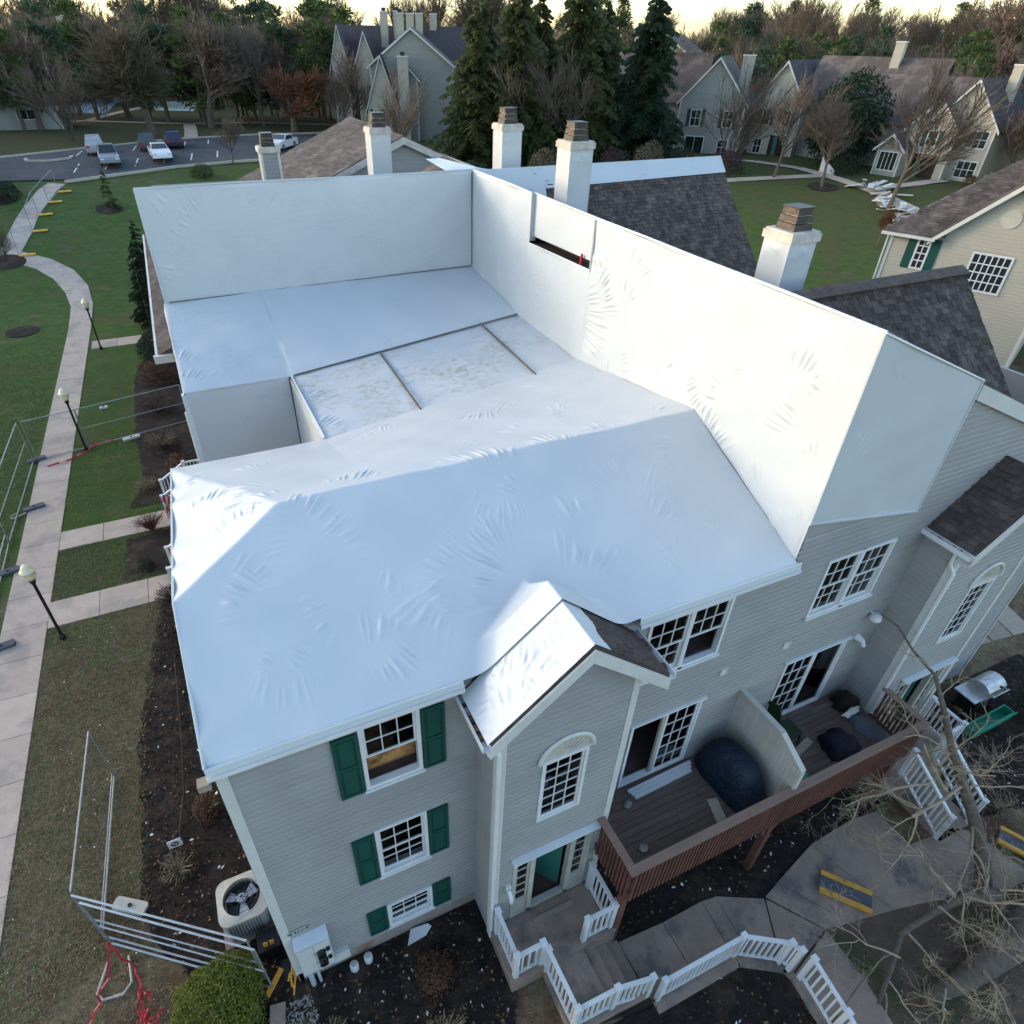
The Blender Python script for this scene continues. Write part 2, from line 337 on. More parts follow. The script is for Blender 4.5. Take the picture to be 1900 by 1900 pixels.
# --- concrete walks: each slab its own piece
def slab_quad(parent, pts, mat, z=None, th=.09, inset=.008, rise=.03):
    c = np.mean(np.array(pts), 0); b = B(); q = []
    for x, y in pts:
        d = np.array((x, y))-c; L_ = np.linalg.norm(d); p = c+d*(1-inset*1.4/L_); q.append((p[0], p[1], (float(gz(*p)) if z is None else z)+rise))
    b.slab(q[::-1], (0, 0, -th)); return b.build('slab', mat, parent)
def walk(name, left, right, mat, z=None, kind='structure'):
    o = bpy.data.objects.new(name, None); COL.objects.link(o); o['kind'] = kind; ORG[o] = np.zeros(3)
    for i in range(len(left)-1): slab_quad(o, [left[i], right[i], right[i+1], left[i+1]], mat, z)
    return o
ys = list(np.arange(-3.1, 41, 1.44)); Lw = [(-6.68+.014*(y+3), y) for y in ys]; Rw = [(-5.42+.014*(y+3), y-.05) for y in ys]
Lw += [(-6.15, 44.3), (-6.6, 47.2), (-7.4, 49.9), (-8.6, 52.0), (-10.2, 53.4), (-12, 54.6)]; Rw += [(-4.85, 44.6), (-5.2, 48.2), (-6.1, 51.3), (-7.6, 53.6), (-9.5, 55.2), (-11.4, 56.4)]
walk('garden_walk', Lw, Rw, m_walk)
def cross(name, x0, x1, ya, yb, n, sl=.0):
    xs = np.linspace(x0, x1, n+1); return walk(name, [(x, ya+sl*(x-x0)) for x in xs], [(x, yb+sl*(x-x0)) for x in xs], m_walk)
cross('entry_walk', -5.14, -.9, 16.4, 17.55, 3); cross('entry_walk', -5.2, -.9, 12.35, 13.6, 3); cross('entry_walk', -4.7, -.6, 36.0, 37.3, 3)
ZW = -.40
walk('front_walk', [(6.15, -1.83), (7.25, -1.9), (8.3, -1.9), (8.65, -1.95), (9.60, -2.42)], [(6.2, -3.06), (7.25, -3.07), (8.2, -3.08), (8.5, -3.25), (8.98, -3.56)], m_conc, ZW-.03)
slab_quad(walk('front_walk', [], [], m_conc), [(9.62, -2.44), (9.0, -3.57), (9.12, -3.74), (10.33, -3.42)], m_conc, ZW-.03)
walk('front_walk', [(9.12, -3.77), (9.02, -4.7), (8.9, -5.7), (8.8, -6.7)], [(10.36, -3.45), (10.35, -4.4), (10.2, -5.5), (10.1, -6.7)], m_conc, ZW-.03)
walk('front_walk', [(9.64, -2.40), (10.1, -2.28), (11.5, -1.95), (12.8, -1.9), (13.6, -2.0)], [(10.36, -3.43), (10.95, -3.55), (12.0, -3.75), (12.85, -3.95), (13.7, -4.2)], m_conc, ZW-.03)
walk('front_walk', [(13.62, -2.9), (14.95, -3.05), (15.3, -3.3)], [(13.72, -4.2), (14.8, -4.5), (15.6, -4.6)], m_conc, ZW-.03)
# --- loose material: leaf litter, chips, turf blades
def inpoly(px, py, poly):
    ins = np.zeros(len(px), bool)
    for (ax, ay), (bx, by) in zip(poly, poly[1:]+poly[:1]):
        c = ((ay > py) != (by > py)); ins ^= c & (px < (bx-ax)*(py-ay)/(by-ay+1e-12)+ax)
    return ins
def scatter(poly, n):
    a = np.array(poly); k = int(n*1.1*(np.ptp(a[:, 0])*np.ptp(a[:, 1]))/max(.1, abs(sum(a[i-1, 0]*a[i, 1]-a[i, 0]*a[i-1, 1] for i in range(len(a))))/2))
    px = RNG.uniform(a[:, 0].min(), a[:, 0].max(), k); py = RNG.uniform(a[:, 1].min(), a[:, 1].max(), k)
    m_ = inpoly(px, py, poly); return px[m_][:n], py[m_][:n]
def flakes(name, polys, n, mat, label, cat, smin=.02, smax=.06, dz=.03, tilt=.5):
    xs, ys_ = [], []
    for q, f in polys: a, b = scatter(q, int(n*f)); xs.append(a); ys_.append(b)
    x = np.concatenate(xs); y = np.concatenate(ys_); k = len(x); s = RNG.uniform(smin, smax, k); a = RNG.uniform(0, 6.28, k)
    u = np.stack([np.cos(a), np.sin(a), RNG.uniform(-tilt, tilt, k)], -1); v = np.stack([-np.sin(a), np.cos(a), RNG.uniform(-tilt, tilt, k)], -1)*RNG.uniform(.35, .8, k)[:, None]
    c = np.stack([x, y, gz(x, y)+dz+s*.3], -1); V = np.stack([c-u*s[:, None], c+v*s[:, None], c+u*s[:, None], c-v*s[:, None]], 1).reshape(-1, 3)
    F_ = np.arange(4*k).reshape(-1, 4); o = obj(name, mesh_np(name, V, F_), mat); return tag(o, label, cat, kind='stuff')
front_bed = [(4.6, -3.25), (8.2, -3.2), (8.95, -3.75), (8.95, -5.4), (8, -7), (3, -7), (3.4, -3.2)]
deck_bed = [(6.2, -.1), (6.2, -1.7), (8.3, -1.8), (9.5, -2.2), (11.6, -1.75), (13.6, -1.9), (13.6, -.1)]
soil = [(10.6, -3.85), (14.9, -4.7), (20, -4.2), (20, -8), (9.6, -8), (9.6, -5.2)]
right_bed = [(16.3, -.2), (16.3, -1.4), (15.6, -2.2), (15.6, -3.1), (17.5, -3.5), (22, -2.9), (22, -.2)]
flakes('leaf_litter', [(bed_left, .28), (bed_front, .1), (front_bed, .14), (deck_bed, .14), (soil, .34), (right_bed, .16)], 4200, m_leaf, 'brown fallen leaves scattered over the mulch beds', 'leaf litter', .015, .045)
flakes('wood_chips', [(bed_left, .38), (bed_front, .12), (front_bed, .2), (deck_bed, .15), (right_bed, .15)], 9000, m_mulch, 'dark bark chips covering the planting beds', 'bark chips', .02, .05)
flakes('debris_specks', [(bed_left, .24), (bed_front, .1), (deck_bed, .26), (front_bed, .14), (soil, .12), (right_bed, .14)], 330, m_chip, 'white specks of broken building debris lying on the beds', 'debris', .018, .055)
lawn_lit = [(-5.3, -4), (-3, -4), (-2.7, 3), (-2.7, 8), (-2.3, 12), (-5.1, 12)]
flakes('lawn_leaves', [(lawn_lit, 1)], 900, m_leaf, 'brown leaves strewn over the dormant lawn by the walk', 'leaves', .012, .035, .045)
flakes('lawn_debris', [(lawn_lit, 1)], 60, m_chip, 'small pale debris bits strewn over the dormant lawn', 'debris', .012, .03, .05)
def blades(name, polys, n, mat, label, h0, h1, wdt=.008):
    xs, ys_ = [], []
    for q, f in polys: a, b = scatter(q, int(n*f)); xs.append(a); ys_.append(b)
    x = np.concatenate(xs); y = np.concatenate(ys_); kp = RNG.random(len(x)) > (y-20)/20; x, y = x[kp], y[kp]; k = len(x); a = RNG.uniform(0, 6.28, k); h = RNG.uniform(h0, h1, k)
    z = gz(x, y); c = np.stack([x, y, z+.012], -1); t = np.stack([np.cos(a), np.sin(a), 0*a], -1)*wdt; l = np.stack([RNG.normal(0, 1.0, k), RNG.normal(0, 1.0, k), np.full(k, .6)], -1)*h[:, None]
    V = np.stack([c-t, c+t, c+l], 1).reshape(-1, 3); return tag(obj(name, mesh_np(name, V, np.arange(3*k).reshape(-1, 3)), mat), label, 'grass', kind='stuff')
lawn_a = [(-5.4, 1), (-2.6, 2.4), (-2.6, 6.8), (-2.25, 9.6), (-1.8, 12.35), (-5.2, 12.35)]
lawn_b = [(-5.3, -6), (3.2, -6), (3.4, -2.8), (.6, -1.6), (-1.3, -.9), (-2.5, 1.5), (-2.8, 2.4), (-5.35, 1)]
lawn_c = [(-5.15, 17.55), (-1.2, 17.6), (-2.2, 19.4), (-2.45, 25), (-2.4, 31), (-1.0, 36), (-4.75, 36)]
lawn_d = [(-5.2, 13.6), (-.9, 13.6), (-2.9, 14.0), (-2.9, 16.0), (-.9, 16.4), (-5.15, 16.4)]
lawn_e = [(-16, 8), (-6.8, 8), (-6.4, 30), (-6.2, 40), (-16, 40)]
blades('dormant_turf', [(lawn_a, .5), (lawn_b, .42), (lawn_d, .08)], 62000, m_bladeb, 'dormant tan turf beside the building', .03, .075)
blades('green_turf', [(lawn_c, .55), (lawn_d, .2), (lawn_a, .25)], 52000, m_blade, 'green turf between the garden walk and the building', .03, .07, .010)
blades('green_turf', [(lawn_e, 1)], 70000, m_blade, 'green lawn beyond the garden walk', .05, .11, .02)

# ================================================================ MAIN BUILDING
bld = thing('apartment_building', 'grey sided apartment building wrapped in white plastic with green shutters', 'building', (0, 0, 0))
EX = .13
def board(L_, h):
    def mk(b):
        pr = [(0, 0), (-.026, 0), (-.024, h*.68), (-.007, h*.82), (-.005, h), (0, h)]; n = len(pr)   # drop-lap profile
        b.add([(x, y, z) for x in (0, L_) for y, z in pr], [(i, (i+1) % n, n+(i+1) % n, n+i) for i in range(n)]+[tuple(range(n-1, -1, -1)), tuple(range(n, 2*n))])
    return mk
def spans(a, b, za, zb, ops):
    iv = [(a, b)]
    for (oa, ob, oza, ozb) in ops:
        if ozb > za+.02 and oza < zb-.02:
            nv = []
            for (p, q) in iv:
                if ob <= p or oa >= q: nv.append((p, q)); continue
                if oa > p: nv.append((p, oa))
                if ob < q: nv.append((ob, q))
            iv = nv
    return [(p, q) for p, q in iv if q-p > .03]
def siding(wall, x0, x1, y, z0, z1, ops=(), lim=None, single=True, mat=None, ex=EX, face='-y'):
    """lapped boards on a wall; single: every board a piece of its own"""
    mat = mat or m_side; z = z0; jb = B(); org = ORG[wall]
    while z < z1-.01:
        h = min(ex, z1-z); a, b = (x0, x1) if not lim else lim(z+h*.5)
        a, b = max(a, x0), min(b, x1)
        if b-a > .05:
            for p, q in spans(a, b, z, z+h, ops):
                L_ = round(q-p, 2)
                if face == '-y':
                    if single: piece('clapboard', (L_, round(h, 3)), board(L_, h), mat, wall, (p, y, z))
                    else:
                        t = B(); board(q-p, h)(t); jb.add([(v[0]+p, v[1]+y, v[2]+z) for v in t.v], t.f)
                else:
                    t = B(); board(q-p, h)(t); jb.add([(y+v[1], q-v[0], v[2]+z) for v in t.v], t.f)
        z += h
    if jb.v: jb.build('clapboard_siding', mat, wall, kind='stuff')
def panel(name, x0, x1, z0, z1, y0, y1, ops, mat, parent):
    xs = sorted({x0, x1, *[v for o in ops for v in o[:2] if x0 < v < x1]}); zs = sorted({z0, z1, *[v for o in ops for v in o[2:] if z0 < v < z1]}); b = B()
    for i in range(len(xs)-1):
        for j in range(len(zs)-1):
            mx, mz = (xs[i]+xs[i+1])/2, (zs[j]+zs[j+1])/2
            if not any(o[0] < mx < o[1] and o[2] < mz < o[3] for o in ops): b.box(xs[i], xs[i+1], y0, y1, zs[j], zs[j+1])
    return b.build(name, mat, parent)
def frame(b, x0, x1, z0, z1, y0, y1, w_):
    b.box(x0, x0+w_, y0, y1, z0, z1).box(x1-w_, x1, y0, y1, z0, z1).box(x0+w_, x1-w_, y0, y1, z1-w_, z1).box(x0+w_, x1-w_, y0, y1, z0, z0+w_)
def grid_panes(win, x0, x1, z0, z1, y, nc, nr, mat, sash=.035, bar=.017):
    """one sash: rails, muntins and each pane"""
    b = B(); frame(b, x0, x1, z0, z1, y-.02, y+.025, sash); b.build('sash', mat, win)
    a0, a1, c0, c1 = x0+sash, x1-sash, z0+sash, z1-sash; pw = (a1-a0-(nc-1)*bar)/nc; ph = (c1-c0-(nr-1)*bar)/nr
    mb = B()
    for i in range(1, nc): xx = a0+i*pw+(i-1)*bar; mb.box(xx, xx+bar, y-.012, y+.012, c0, c1)
    for j in range(1, nr):
        zz = c0+j*ph+(j-1)*bar
        for i in range(nc): mb.box(a0+i*(pw+bar), a0+i*(pw+bar)+pw, y-.011, y+.011, zz, zz+bar)
    if mb.v: mb.build('muntin', mat, win)
    for i in range(nc):
        for j in range(nr):
            piece('pane', (round(pw, 3), round(ph, 3)), lambda q: q.box(0, pw, -.003, .003, 0, ph), m_glass, win, (a0+i*(pw+bar), y+.004, c0+j*(ph+bar)))
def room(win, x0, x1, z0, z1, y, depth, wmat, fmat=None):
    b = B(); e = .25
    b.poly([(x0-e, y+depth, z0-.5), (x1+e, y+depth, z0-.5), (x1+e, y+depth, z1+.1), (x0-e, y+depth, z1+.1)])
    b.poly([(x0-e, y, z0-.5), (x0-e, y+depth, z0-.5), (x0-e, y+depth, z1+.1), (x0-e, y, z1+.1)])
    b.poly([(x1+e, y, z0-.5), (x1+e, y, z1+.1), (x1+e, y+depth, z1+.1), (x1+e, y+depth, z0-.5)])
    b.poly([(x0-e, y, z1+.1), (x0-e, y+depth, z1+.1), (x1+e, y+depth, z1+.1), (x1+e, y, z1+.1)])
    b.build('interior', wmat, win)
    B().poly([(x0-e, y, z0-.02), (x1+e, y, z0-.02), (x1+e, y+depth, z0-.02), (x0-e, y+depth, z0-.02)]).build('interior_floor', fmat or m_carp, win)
def dh_window(x0, x1, z0, z1, y, mid=.5, cols=3, rt=2, rb=2, openb=False, inside=None, blind=False, parent=None):
    win = B(); frame(win, x0, x1, z0, z1, y-.05, y+.06, .062)
    win = win.build('window', m_white, parent or bld)
    B().box(x0-.03, x1+.03, y-.085, y-.05, z0-.04, z0+.015).build('sill', m_white, win)
    ia, ib, za, zb = x0+.062, x1-.062, z0+.062, z1-.062; zm = za+(zb-za)*mid
    grid_panes(win, ia, ib, zm-.02, zb, y+.0, cols, rt, m_white)
    if not openb: grid_panes(win, ia, ib, za, zm+.02, y+.04, cols, rb, m_white)
    else: B().box(ia, ib, y+.03, y+.055, zm-.0, zm+.05).build('meeting_rail', m_white, win)
    if blind:
        bb = B(); z = za+.03
        while z < zb: bb.bar((ia, y+.10, z), (ib, y+.10, z), .048, .003, (0, -1, .6)); z += .045
        bb.build('blind', m_white, win)
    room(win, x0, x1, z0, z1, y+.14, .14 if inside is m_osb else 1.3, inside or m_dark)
    return win
def shutter(x0, x1, z0, z1, y):
    b = B(); frame(b, x0, x1, z0, z1, y-.045, y-.002, .05); zm = (z0+z1)/2
    b.box(x0+.05, x1-.05, y-.045, y-.002, zm-.03, zm+.03)
    for za, zb in ((z0+.05, zm-.03), (zm+.03, z1-.05)):
        b.box(x0+.05, x1-.05, y-.022, y-.003, za, zb); b.box(x0+.085, x1-.085, y-.036, y-.0225, za+.035, zb-.035)
    return b.build('shutter', m_green, bld)
# --- near wing, wall with the three shuttered windows
WL = [(1.85, 2.76, 5.54, 7.08), (1.85, 2.76, 2.76, 4.29), (1.85, 2.76, .67, 1.54)]
wall1 = panel('wall', 0, 3.71, .42, 7.25, .003, .12, WL, m_side, bld)
siding(wall1, .135, 3.71, 0, .42, 7.2, WL)
B().box(0, 3.71, .0, .14, -.6, .418).build('foundation', m_found, bld)
B().box(-.012, .135, -.03, 0, .40, 7.2).build('corner_board', m_trim, bld)
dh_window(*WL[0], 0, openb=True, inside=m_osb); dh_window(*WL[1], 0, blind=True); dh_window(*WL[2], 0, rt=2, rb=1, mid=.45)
for (z0, z1) in ((5.54, 6.99), (2.79, 4.24), (.66, 1.57)): shutter(1.462, 1.835, z0, z1, -.026); shutter(2.775, 3.142, z0, z1, -.026)
# --- other plain walls of the building (left side, notch, rear)
def side_wall(x, ya, yb, z0, z1, mat=None):
    b = B().box(x+.003, x+.12, ya, yb, z0, z1).build('wall', m_side, bld); siding(b, ya, yb, x, z0, z1, single=False, face='-x'); return b
side_wall(0, .0, 7.6, .4, 7.1); side_wall(.45, 11.0, 44, .3, 6.9)
B().box(.02, .1, 0, 7.6, -.5, .39).build('foundation', m_found, bld); B().box(.47, .6, 11, 44, -.5, .29).build('foundation', m_found, bld)
B().box(.1, 9.8, 7.5, 7.6, -.4, 7.0).box(.6, 19.3, 43.9, 44, -.2, 7).box(19.3, 19.4, 0, 44, -.5, 8.3).build('wall', m_side, bld)
B().box(.38, .5, 10.96, 11.08, 1.5, 7.42).build('corner_board', m_white, bld)
B().tube([(.36, 11.5, 6.7), (.36, 11.5, .4)], .045, 6).build('downspout', m_white, bld)
# --- entry bay with arched window
def bay(x0, x1, cx, w0, w1, d0, d1, near):
    y = -.75; zt = 6.95; za = 8.08; ops = [(w0, w1, 3.88, 5.62), (d0, d1, .43, 2.80)]
    r_ = (w1-w0)/2; cw = (w0+w1)/2
    wl = panel('wall', x0, x1, -.4, zt, y+.003, y+.1, ops, m_side, bld)
    B().slab([(x0, y+.003, zt), (x1, y+.003, zt), (cx, y+.003, za+.1)], (0, .1, 0)).build('gable_wall', m_side, wl)
    k = (za+.1-zt)/((x1-x0)/2)
    siding(wl, x0+.11, x1-.11, y, .3, za, ops, lambda z: (x0, x1) if z < zt else (x0+(z-zt)/k, x1-(z-zt)/k), single=near)
    sw = B().box(x0+.003, x0+.1, y+.1, -.01, -.4, 7.0).build('wall', m_side, bld); siding(sw, y+.1, -.01, x0, .1, 7.0, single=False, face='-x')
    B().box(x1-.1, x1, y+.1, -.01, -.4, 7.0).build('wall', m_side, bld)
    for a, b_ in ((x0-.012, x0+.115), (x1-.115, x1+.012)): B().box(a, b_, y-.035, y, -.35, zt+(.1 if a < cx else .1)).build('corner_board', m_trim, bld)
    B().box(x0-.034, x0-.012, y-.035, y+.1, -.3, 6.95).build('corner_board', m_trim, bld)
    # arched head panel with sunburst ribs
    fan = B(); n = 18; out = [(cw+(r_+.06)*math.cos(math.pi*i/n), y-.03, 5.66+(r_+.06)*.95*math.sin(math.pi*i/n)) for i in range(n+1)]
    fan.slab(out[::-1], (0, .03, 0)); fan = fan.build('arched_head', m_trimd, bld)
    rim = B(); rim.tube([(p[0], y-.045, p[2]) for p in out], .04, 6); rim.bar(out[0], out[-1], .05, .05); rim.build('rim', m_trim, fan)
    rb = B()
    for i in range(1, 9): a = math.pi*i/9; rb.bar((cw+.1*math.cos(a), y-.034, 5.69+.1*math.sin(a)), (cw+r_*.8*math.cos(a), y-.034, 5.69+r_*.78*math.sin(a)), .018, .012, (0, 1, 0))
    rb.build('rib', m_trimd, fan)
    win = B(); frame(win, w0, w1, 3.88, 5.62, y-.045, y+.06, .06); win = win.build('window', m_white, bld)
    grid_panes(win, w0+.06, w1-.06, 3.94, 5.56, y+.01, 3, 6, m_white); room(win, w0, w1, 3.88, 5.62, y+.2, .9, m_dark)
    # entrance: frame, transom board, two sidelights, green door standing open
    en = B(); frame(en, d0, d1, .43, 2.80, y-.04, y+.09, .07); a, b_ = d0+.37, d1-.37
    en.box(a, a+.1, y-.04, y+.09, .43, 2.57).box(b_-.1, b_, y-.04, y+.09, .43, 2.57).box(d0+.07, d1-.07, y-.035, y+.08, 2.57, 2.68); en = en.build('entrance', m_trimd, bld)
    B().bar((d0-.06, y-.09, 2.86), (d1+.06, y-.09, 2.86), .14, .035).build('head_flashing', m_white, en)
    B().box(d0+.07, d1-.07, y-.02, y+.06, 2.68, 2.73).build('splintered_trim', m_wood, en)
    for p, q in ((d0+.07, a), (b_, d1-.07)):
        grid_panes(en, p, q, 1.0, 2.55, y+.02, 1, 5, m_trimd, .045, .03); B().box(p, q, y-.01, y+.05, .5, .99).build('sidelight_panel', m_trimd, en)
    B().bar((a+.3, y+.85, 1.49), (b_-.11, y+.16, 1.49), .045, 2.05).build('door', m_doorg, en)
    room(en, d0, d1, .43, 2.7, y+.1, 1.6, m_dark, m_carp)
    bx = B().box(d0-.15, d0-.04, y-.09, y-.03, 1.85, 2.0); bx.tube([(d0-.1, y-.1, 1.9), (d0-.1, y-.22, 1.8), (d0-.1, y-.22, 1.66)], .04, 6); bx.build('wall_lamp', m_white, bld)
    # roof
    zr, ze, yo, yi = 8.36, 7.06, -1.0, .25; xe0, xe1 = cx-1.5, cx+1.5; s = (zr-ze)/1.5; rf = B()
    rf.slab([(xe0, yo, ze), (cx, yo, zr), (cx, yi, zr), (xe0, yi, ze)], (0, 0, -.09)).slab([(cx, yo, zr), (xe1, yo, ze), (xe1, yi, ze), (cx, yi, zr)], (0, 0, -.09)); rf = rf.build('bay_roof', m_shing, bld)
    for sgn, xe in ((-1, xe0), (1, xe1)):
        B().slab([(xe, yo-.015, ze-.05), (cx, yo-.015, zr-.05), (cx, yo-.015, zr-.30), (xe, yo-.015, ze-.30)], (0, -.03 if sgn < 0 else -.033, 0)).build('rake_board', m_trim, rf)
        B().bar((cx, (yo+y)/2, zr-.32), (xe, (yo+y)/2, ze-.32), yo*-1+y-.03, .012, (0, 0, 1)).build('soffit', m_trim, rf)
        g = B(); gx_ = xe+sgn*.05; prof = [(-.06, 0), (-.06, -.11), (.06, -.11), (.06, 0), (.045, 0), (.045, -.095), (-.045, -.095), (-.045, 0)]
        g.slab([(gx_+p[0], yo-.02, ze-.0+p[1]) for p in prof], (0, yi-.2-yo, 0)); g = g.build('gutter', m_white, rf)
        lf = B()
        for i in range(10):
            t = random.uniform(yo+.1, yi-.35); lf.box(gx_-.03, gx_+.03, t, t+random.uniform(.03, .09), ze-.09, ze-.05+random.uniform(0, .03))
        lf.build('gutter_leaves', m_leaf, g, kind='stuff')
    B().tube([(x0-.07, y+.06, 6.85), (x0-.07, y+.06, 6.6), (x0-.02, y-.06, 6.4), (x0-.02, y-.06, .1)], .04, 6).build('downspout', m_white, bld)
    return rf, (cx, zr, ze, xe0, xe1, yo, yi)
rf1, g1 = bay(3.71, 6.10, 4.93, 4.48, 5.34, 4.11, 5.81, True)
rf2, g2 = bay(13.60, 16.25, 14.95, 14.68, 15.53, 14.25, 15.95, False)
def shingles(parent, O, eu, ev, L_, H, mat, single, ex=.145, wd=.30, clip=None, name='shingle'):
    """overlapping tabs on a slope: eu along the courses, ev up the slope"""
    O, eu, ev = (Vector(v) for v in (O, eu, ev)); eu.normalize(); ev.normalize(); nn = eu.cross(ev).normalized()
    if nn.z < 0: nn = -nn
    jb = B(); rows = int(H/ex)+1
    for r in range(rows):
        u = -random.uniform(0, wd); v = r*ex
        while u < L_:
            w_ = wd*random.uniform(.55, 1.25); a, b = max(0, u), min(L_, u+w_-.008); v1 = min(H, v+ex*1.12)
            c = clip((a+b)/2, v+ex/2) if clip else True
            if b-a > .02 and v1-v > .02 and c:
                t0 = random.choice((.016, .016, .026)); P = lambda q, s, h: O+eu*q+ev*s+nn*h
                vs = [P(a, v, .004), P(b, v, .004), P(b, v1, .002), P(a, v1, .002), P(a, v, t0), P(b, v, t0), P(b, v1, .006), P(a, v1, .006)]
                fs = [(4, 5, 6, 7), (0, 1, 5, 4), (1, 2, 6, 5), (3, 0, 4, 7)]
                if single: t = B(); t.add(vs, fs); t.build(name, mat, parent)
                else: jb.add(vs, fs)
            u += w_
    if jb.v: jb.build('shingles', mat, parent, kind='stuff')
def bay_shingles(rf, g, left, single):
    cx_, zr, ze, xe0, xe1, yo, yi = g; H = math.hypot(1.5, zr-ze)
    for sgn, xe in ((-1, xe0), (1, xe1)):
        if sgn < 0 and not left: continue
        if sgn > 0: shingles(rf, (xe, yo, ze), (0, 1, 0), (cx_-xe, 0, zr-ze), yi-yo, H, m_shing, single, .14, .24)
        else: shingles(rf, (xe, yi, ze), (0, -1, 0), (cx_-xe, 0, zr-ze), yi-yo, H, m_shing, single, .14, .24)
bay_shingles(rf1, g1, False, True); bay_shingles(rf2, g2, True, True)
# --- long facade between the bays, with the big gable above it
rake = lambda z: 9.8+(11.55-z)/.4236
FO = [(6.776, 8.576, 5.577, 7.066), (10.80, 12.60, 5.577, 7.066), (6.926, 8.642, 2.12, 4.226), (10.84, 12.66, 2.08, 4.226)]
wall2 = panel('wall', 6.10, 19.4, -.5, 7.3, .003, .13, FO, m_side, bld)
gw = B().slab([(9.86, .003, 7.3), (19.4, .003, 7.3), (19.4, .003, 7.45), (9.86, .003, 11.4)], (0, .12, 0)).build('gable_wall', m_side, bld)
siding(wall2, 6.10, 13.6, 0, 2.02, 7.2, FO); siding(wall2, 6.1, 19.4, 0, -.28, 2.02, single=False); siding(wall2, 16.25, 19.4, 0, 2.02, 7.2, single=False)
siding(gw, 9.86, 19.4, 0, 7.2, 11.3, [(9.8, 12.72, 7.95, 11.6)], lambda z: (9.8, min(19.4, rake(z+.2))), single=False)
B().box(19.38, 19.44, -.05, .1, -.3, 7.4).build('corner_board', m_trim, bld)
for x0 in (6.776, 10.80):
    m_ = x0+.9; near_ = x0 < 8
    dh_window(x0, m_+.035, 5.577, 7.066, 0, openb=False); dh_window(m_-.0, x0+1.8, 5.577, 7.066, -.004, openb=near_, inside=m_dark)
def slider(x0, x1, z0, z1, open_left, y=0):
    d = B(); frame(d, x0, x1, z0, z1, y-.05, y+.08, .06); d = d.build('sliding_door', m_white, bld); xm = (x0+x1)/2
    B().box(x0-.05, x1+.05, y-.09, y-.03, z1, z1+.05).build('head_flashing', m_white, d)
    if open_left: grid_panes(d, xm, x1-.06, z0+.06, z1-.06, y-.01, 3, 5, m_white, .05); fr = B(); frame(fr, xm-.08, xm-.005, z0+.06, z1-.06, y-.03, y+.03, .03); fr.build('jamb', m_trimd, d)
    else:
        grid_panes(d, x0+.06, xm, z0+.06, z1-.06, y+.0, 3, 5, m_white, .05); fr = B(); frame(fr, xm, x1-.06, z0+.06, z1-.06, y-.03, y+.02, .05); fr.build('screen_frame', m_white, d)
        piece('pane', 'big', lambda q: q.box(0, x1-xm-.16, -.004, .004, 0, z1-z0-.22), m_glass, d, (xm+.05, y+.0, z0+.11))
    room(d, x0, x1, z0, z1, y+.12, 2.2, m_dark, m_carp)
slider(*FO[2], True); slider(*FO[3], False)
for x, z in ((8.97, 4.85), (10.58, 4.9)):
    v = B(); frame(v, x-.09, x+.09, z-.09, z+.09, -.05, -.02, .02); v.box(x-.07, x+.07, -.035, -.02, z-.07, z+.07); v.build('vent_cover', m_trim, bld)
B().lathe([(.02, .0), (.10, -.02), (.13, -.12), (.11, -.16), (.02, -.17)], (13.05, -.16, 4.9), 10).box(13.03, 13.07, -.16, 0, 4.84, 4.88).build('wall_lamp', m_white, bld)
B().tube([(13.0, -.02, 4.1), (13.0, -.16, 4.1), (13.06, -.2, 3.95)], [.1, .06, .05], 8).build('dryer_vent', m_white, bld)
rkz = lambda x: 11.55-.4236*(x-9.8)
B().slab([(12.79, -.09, rkz(12.79)-.02), (19.75, -.09, rkz(19.75)-.02), (19.75, -.09, rkz(19.75)-.30), (12.79, -.09, rkz(12.79)-.30)], (0, .05, 0)).build('rake_board', m_trim, bld)
B().slab([(12.78, -.064, rkz(12.78)-.28), (19.4, -.064, rkz(19.4)-.28), (19.4, -.03, rkz(19.4)-.28), (12.78, -.03, rkz(12.78)-.28)], (0, 0, .02)).build('soffit', m_trim, bld)
# --- roofs that are still shingled
rr = B().slab([(9.95, -.025, 11.46), (19.7, -.025, 7.33), (19.7, 14.3, 7.33), (9.95, 14.3, 11.46)], (0, 0, -.06)).build('cross_gable_roof', m_shing, bld)
shingles(rr, (19.7, -.03, 7.335), (0, 1, 0), (-9.75, 0, 4.13), 14.4, 10.59, m_shing, False)
r2 = B().slab([(9.9, .12, 7.72), (16.6, .12, 7.72), (16.6, 3.2, 10.85), (9.9, 3.2, 10.85)], (0, 0, -.1)).slab([(9.9, 3.2, 10.85), (16.6, 3.2, 10.85), (16.6, 6.5, 7.55), (9.9, 6.5, 7.55)], (0, 0, -.1)); r2 = r2.build('wing_roof', m_shing, bld)
shingles(r2, (9.9, .12, 7.725), (1, 0, 0), (0, 3.08, 3.13), 6.7, 4.39, m_shing, False, .135, .17)
B().bar((9.9, 3.16, 10.88), (16.62, 3.16, 10.88), .26, .03, (0, -.5, 1)).build('ridge_cap', m_shing, r2)
B().slab([(16.45, .3, 7.5), (16.45, 6.3, 7.5), (16.45, 3.2, 10.75)], (.1, 0, 0)).build('gable_wall', m_side, r2)
r1 = B().slab([(9.9, 10.7, 7.95), (19.2, 10.7, 7.95), (19.2, 14.3, 11.5), (9.9, 14.3, 11.5)], (0, 0, -.1)).slab([(9.9, 14.3, 11.5), (19.2, 14.3, 11.5), (19.2, 17.9, 7.95), (9.9, 17.9, 7.95)], (0, 0, -.1)); r1 = r1.build('wing_roof', m_shing, bld)
shingles(r1, (9.9, 10.7, 7.955), (1, 0, 0), (0, 3.6, 3.55), 9.3, 5.05, m_shing, False, .135, .17)
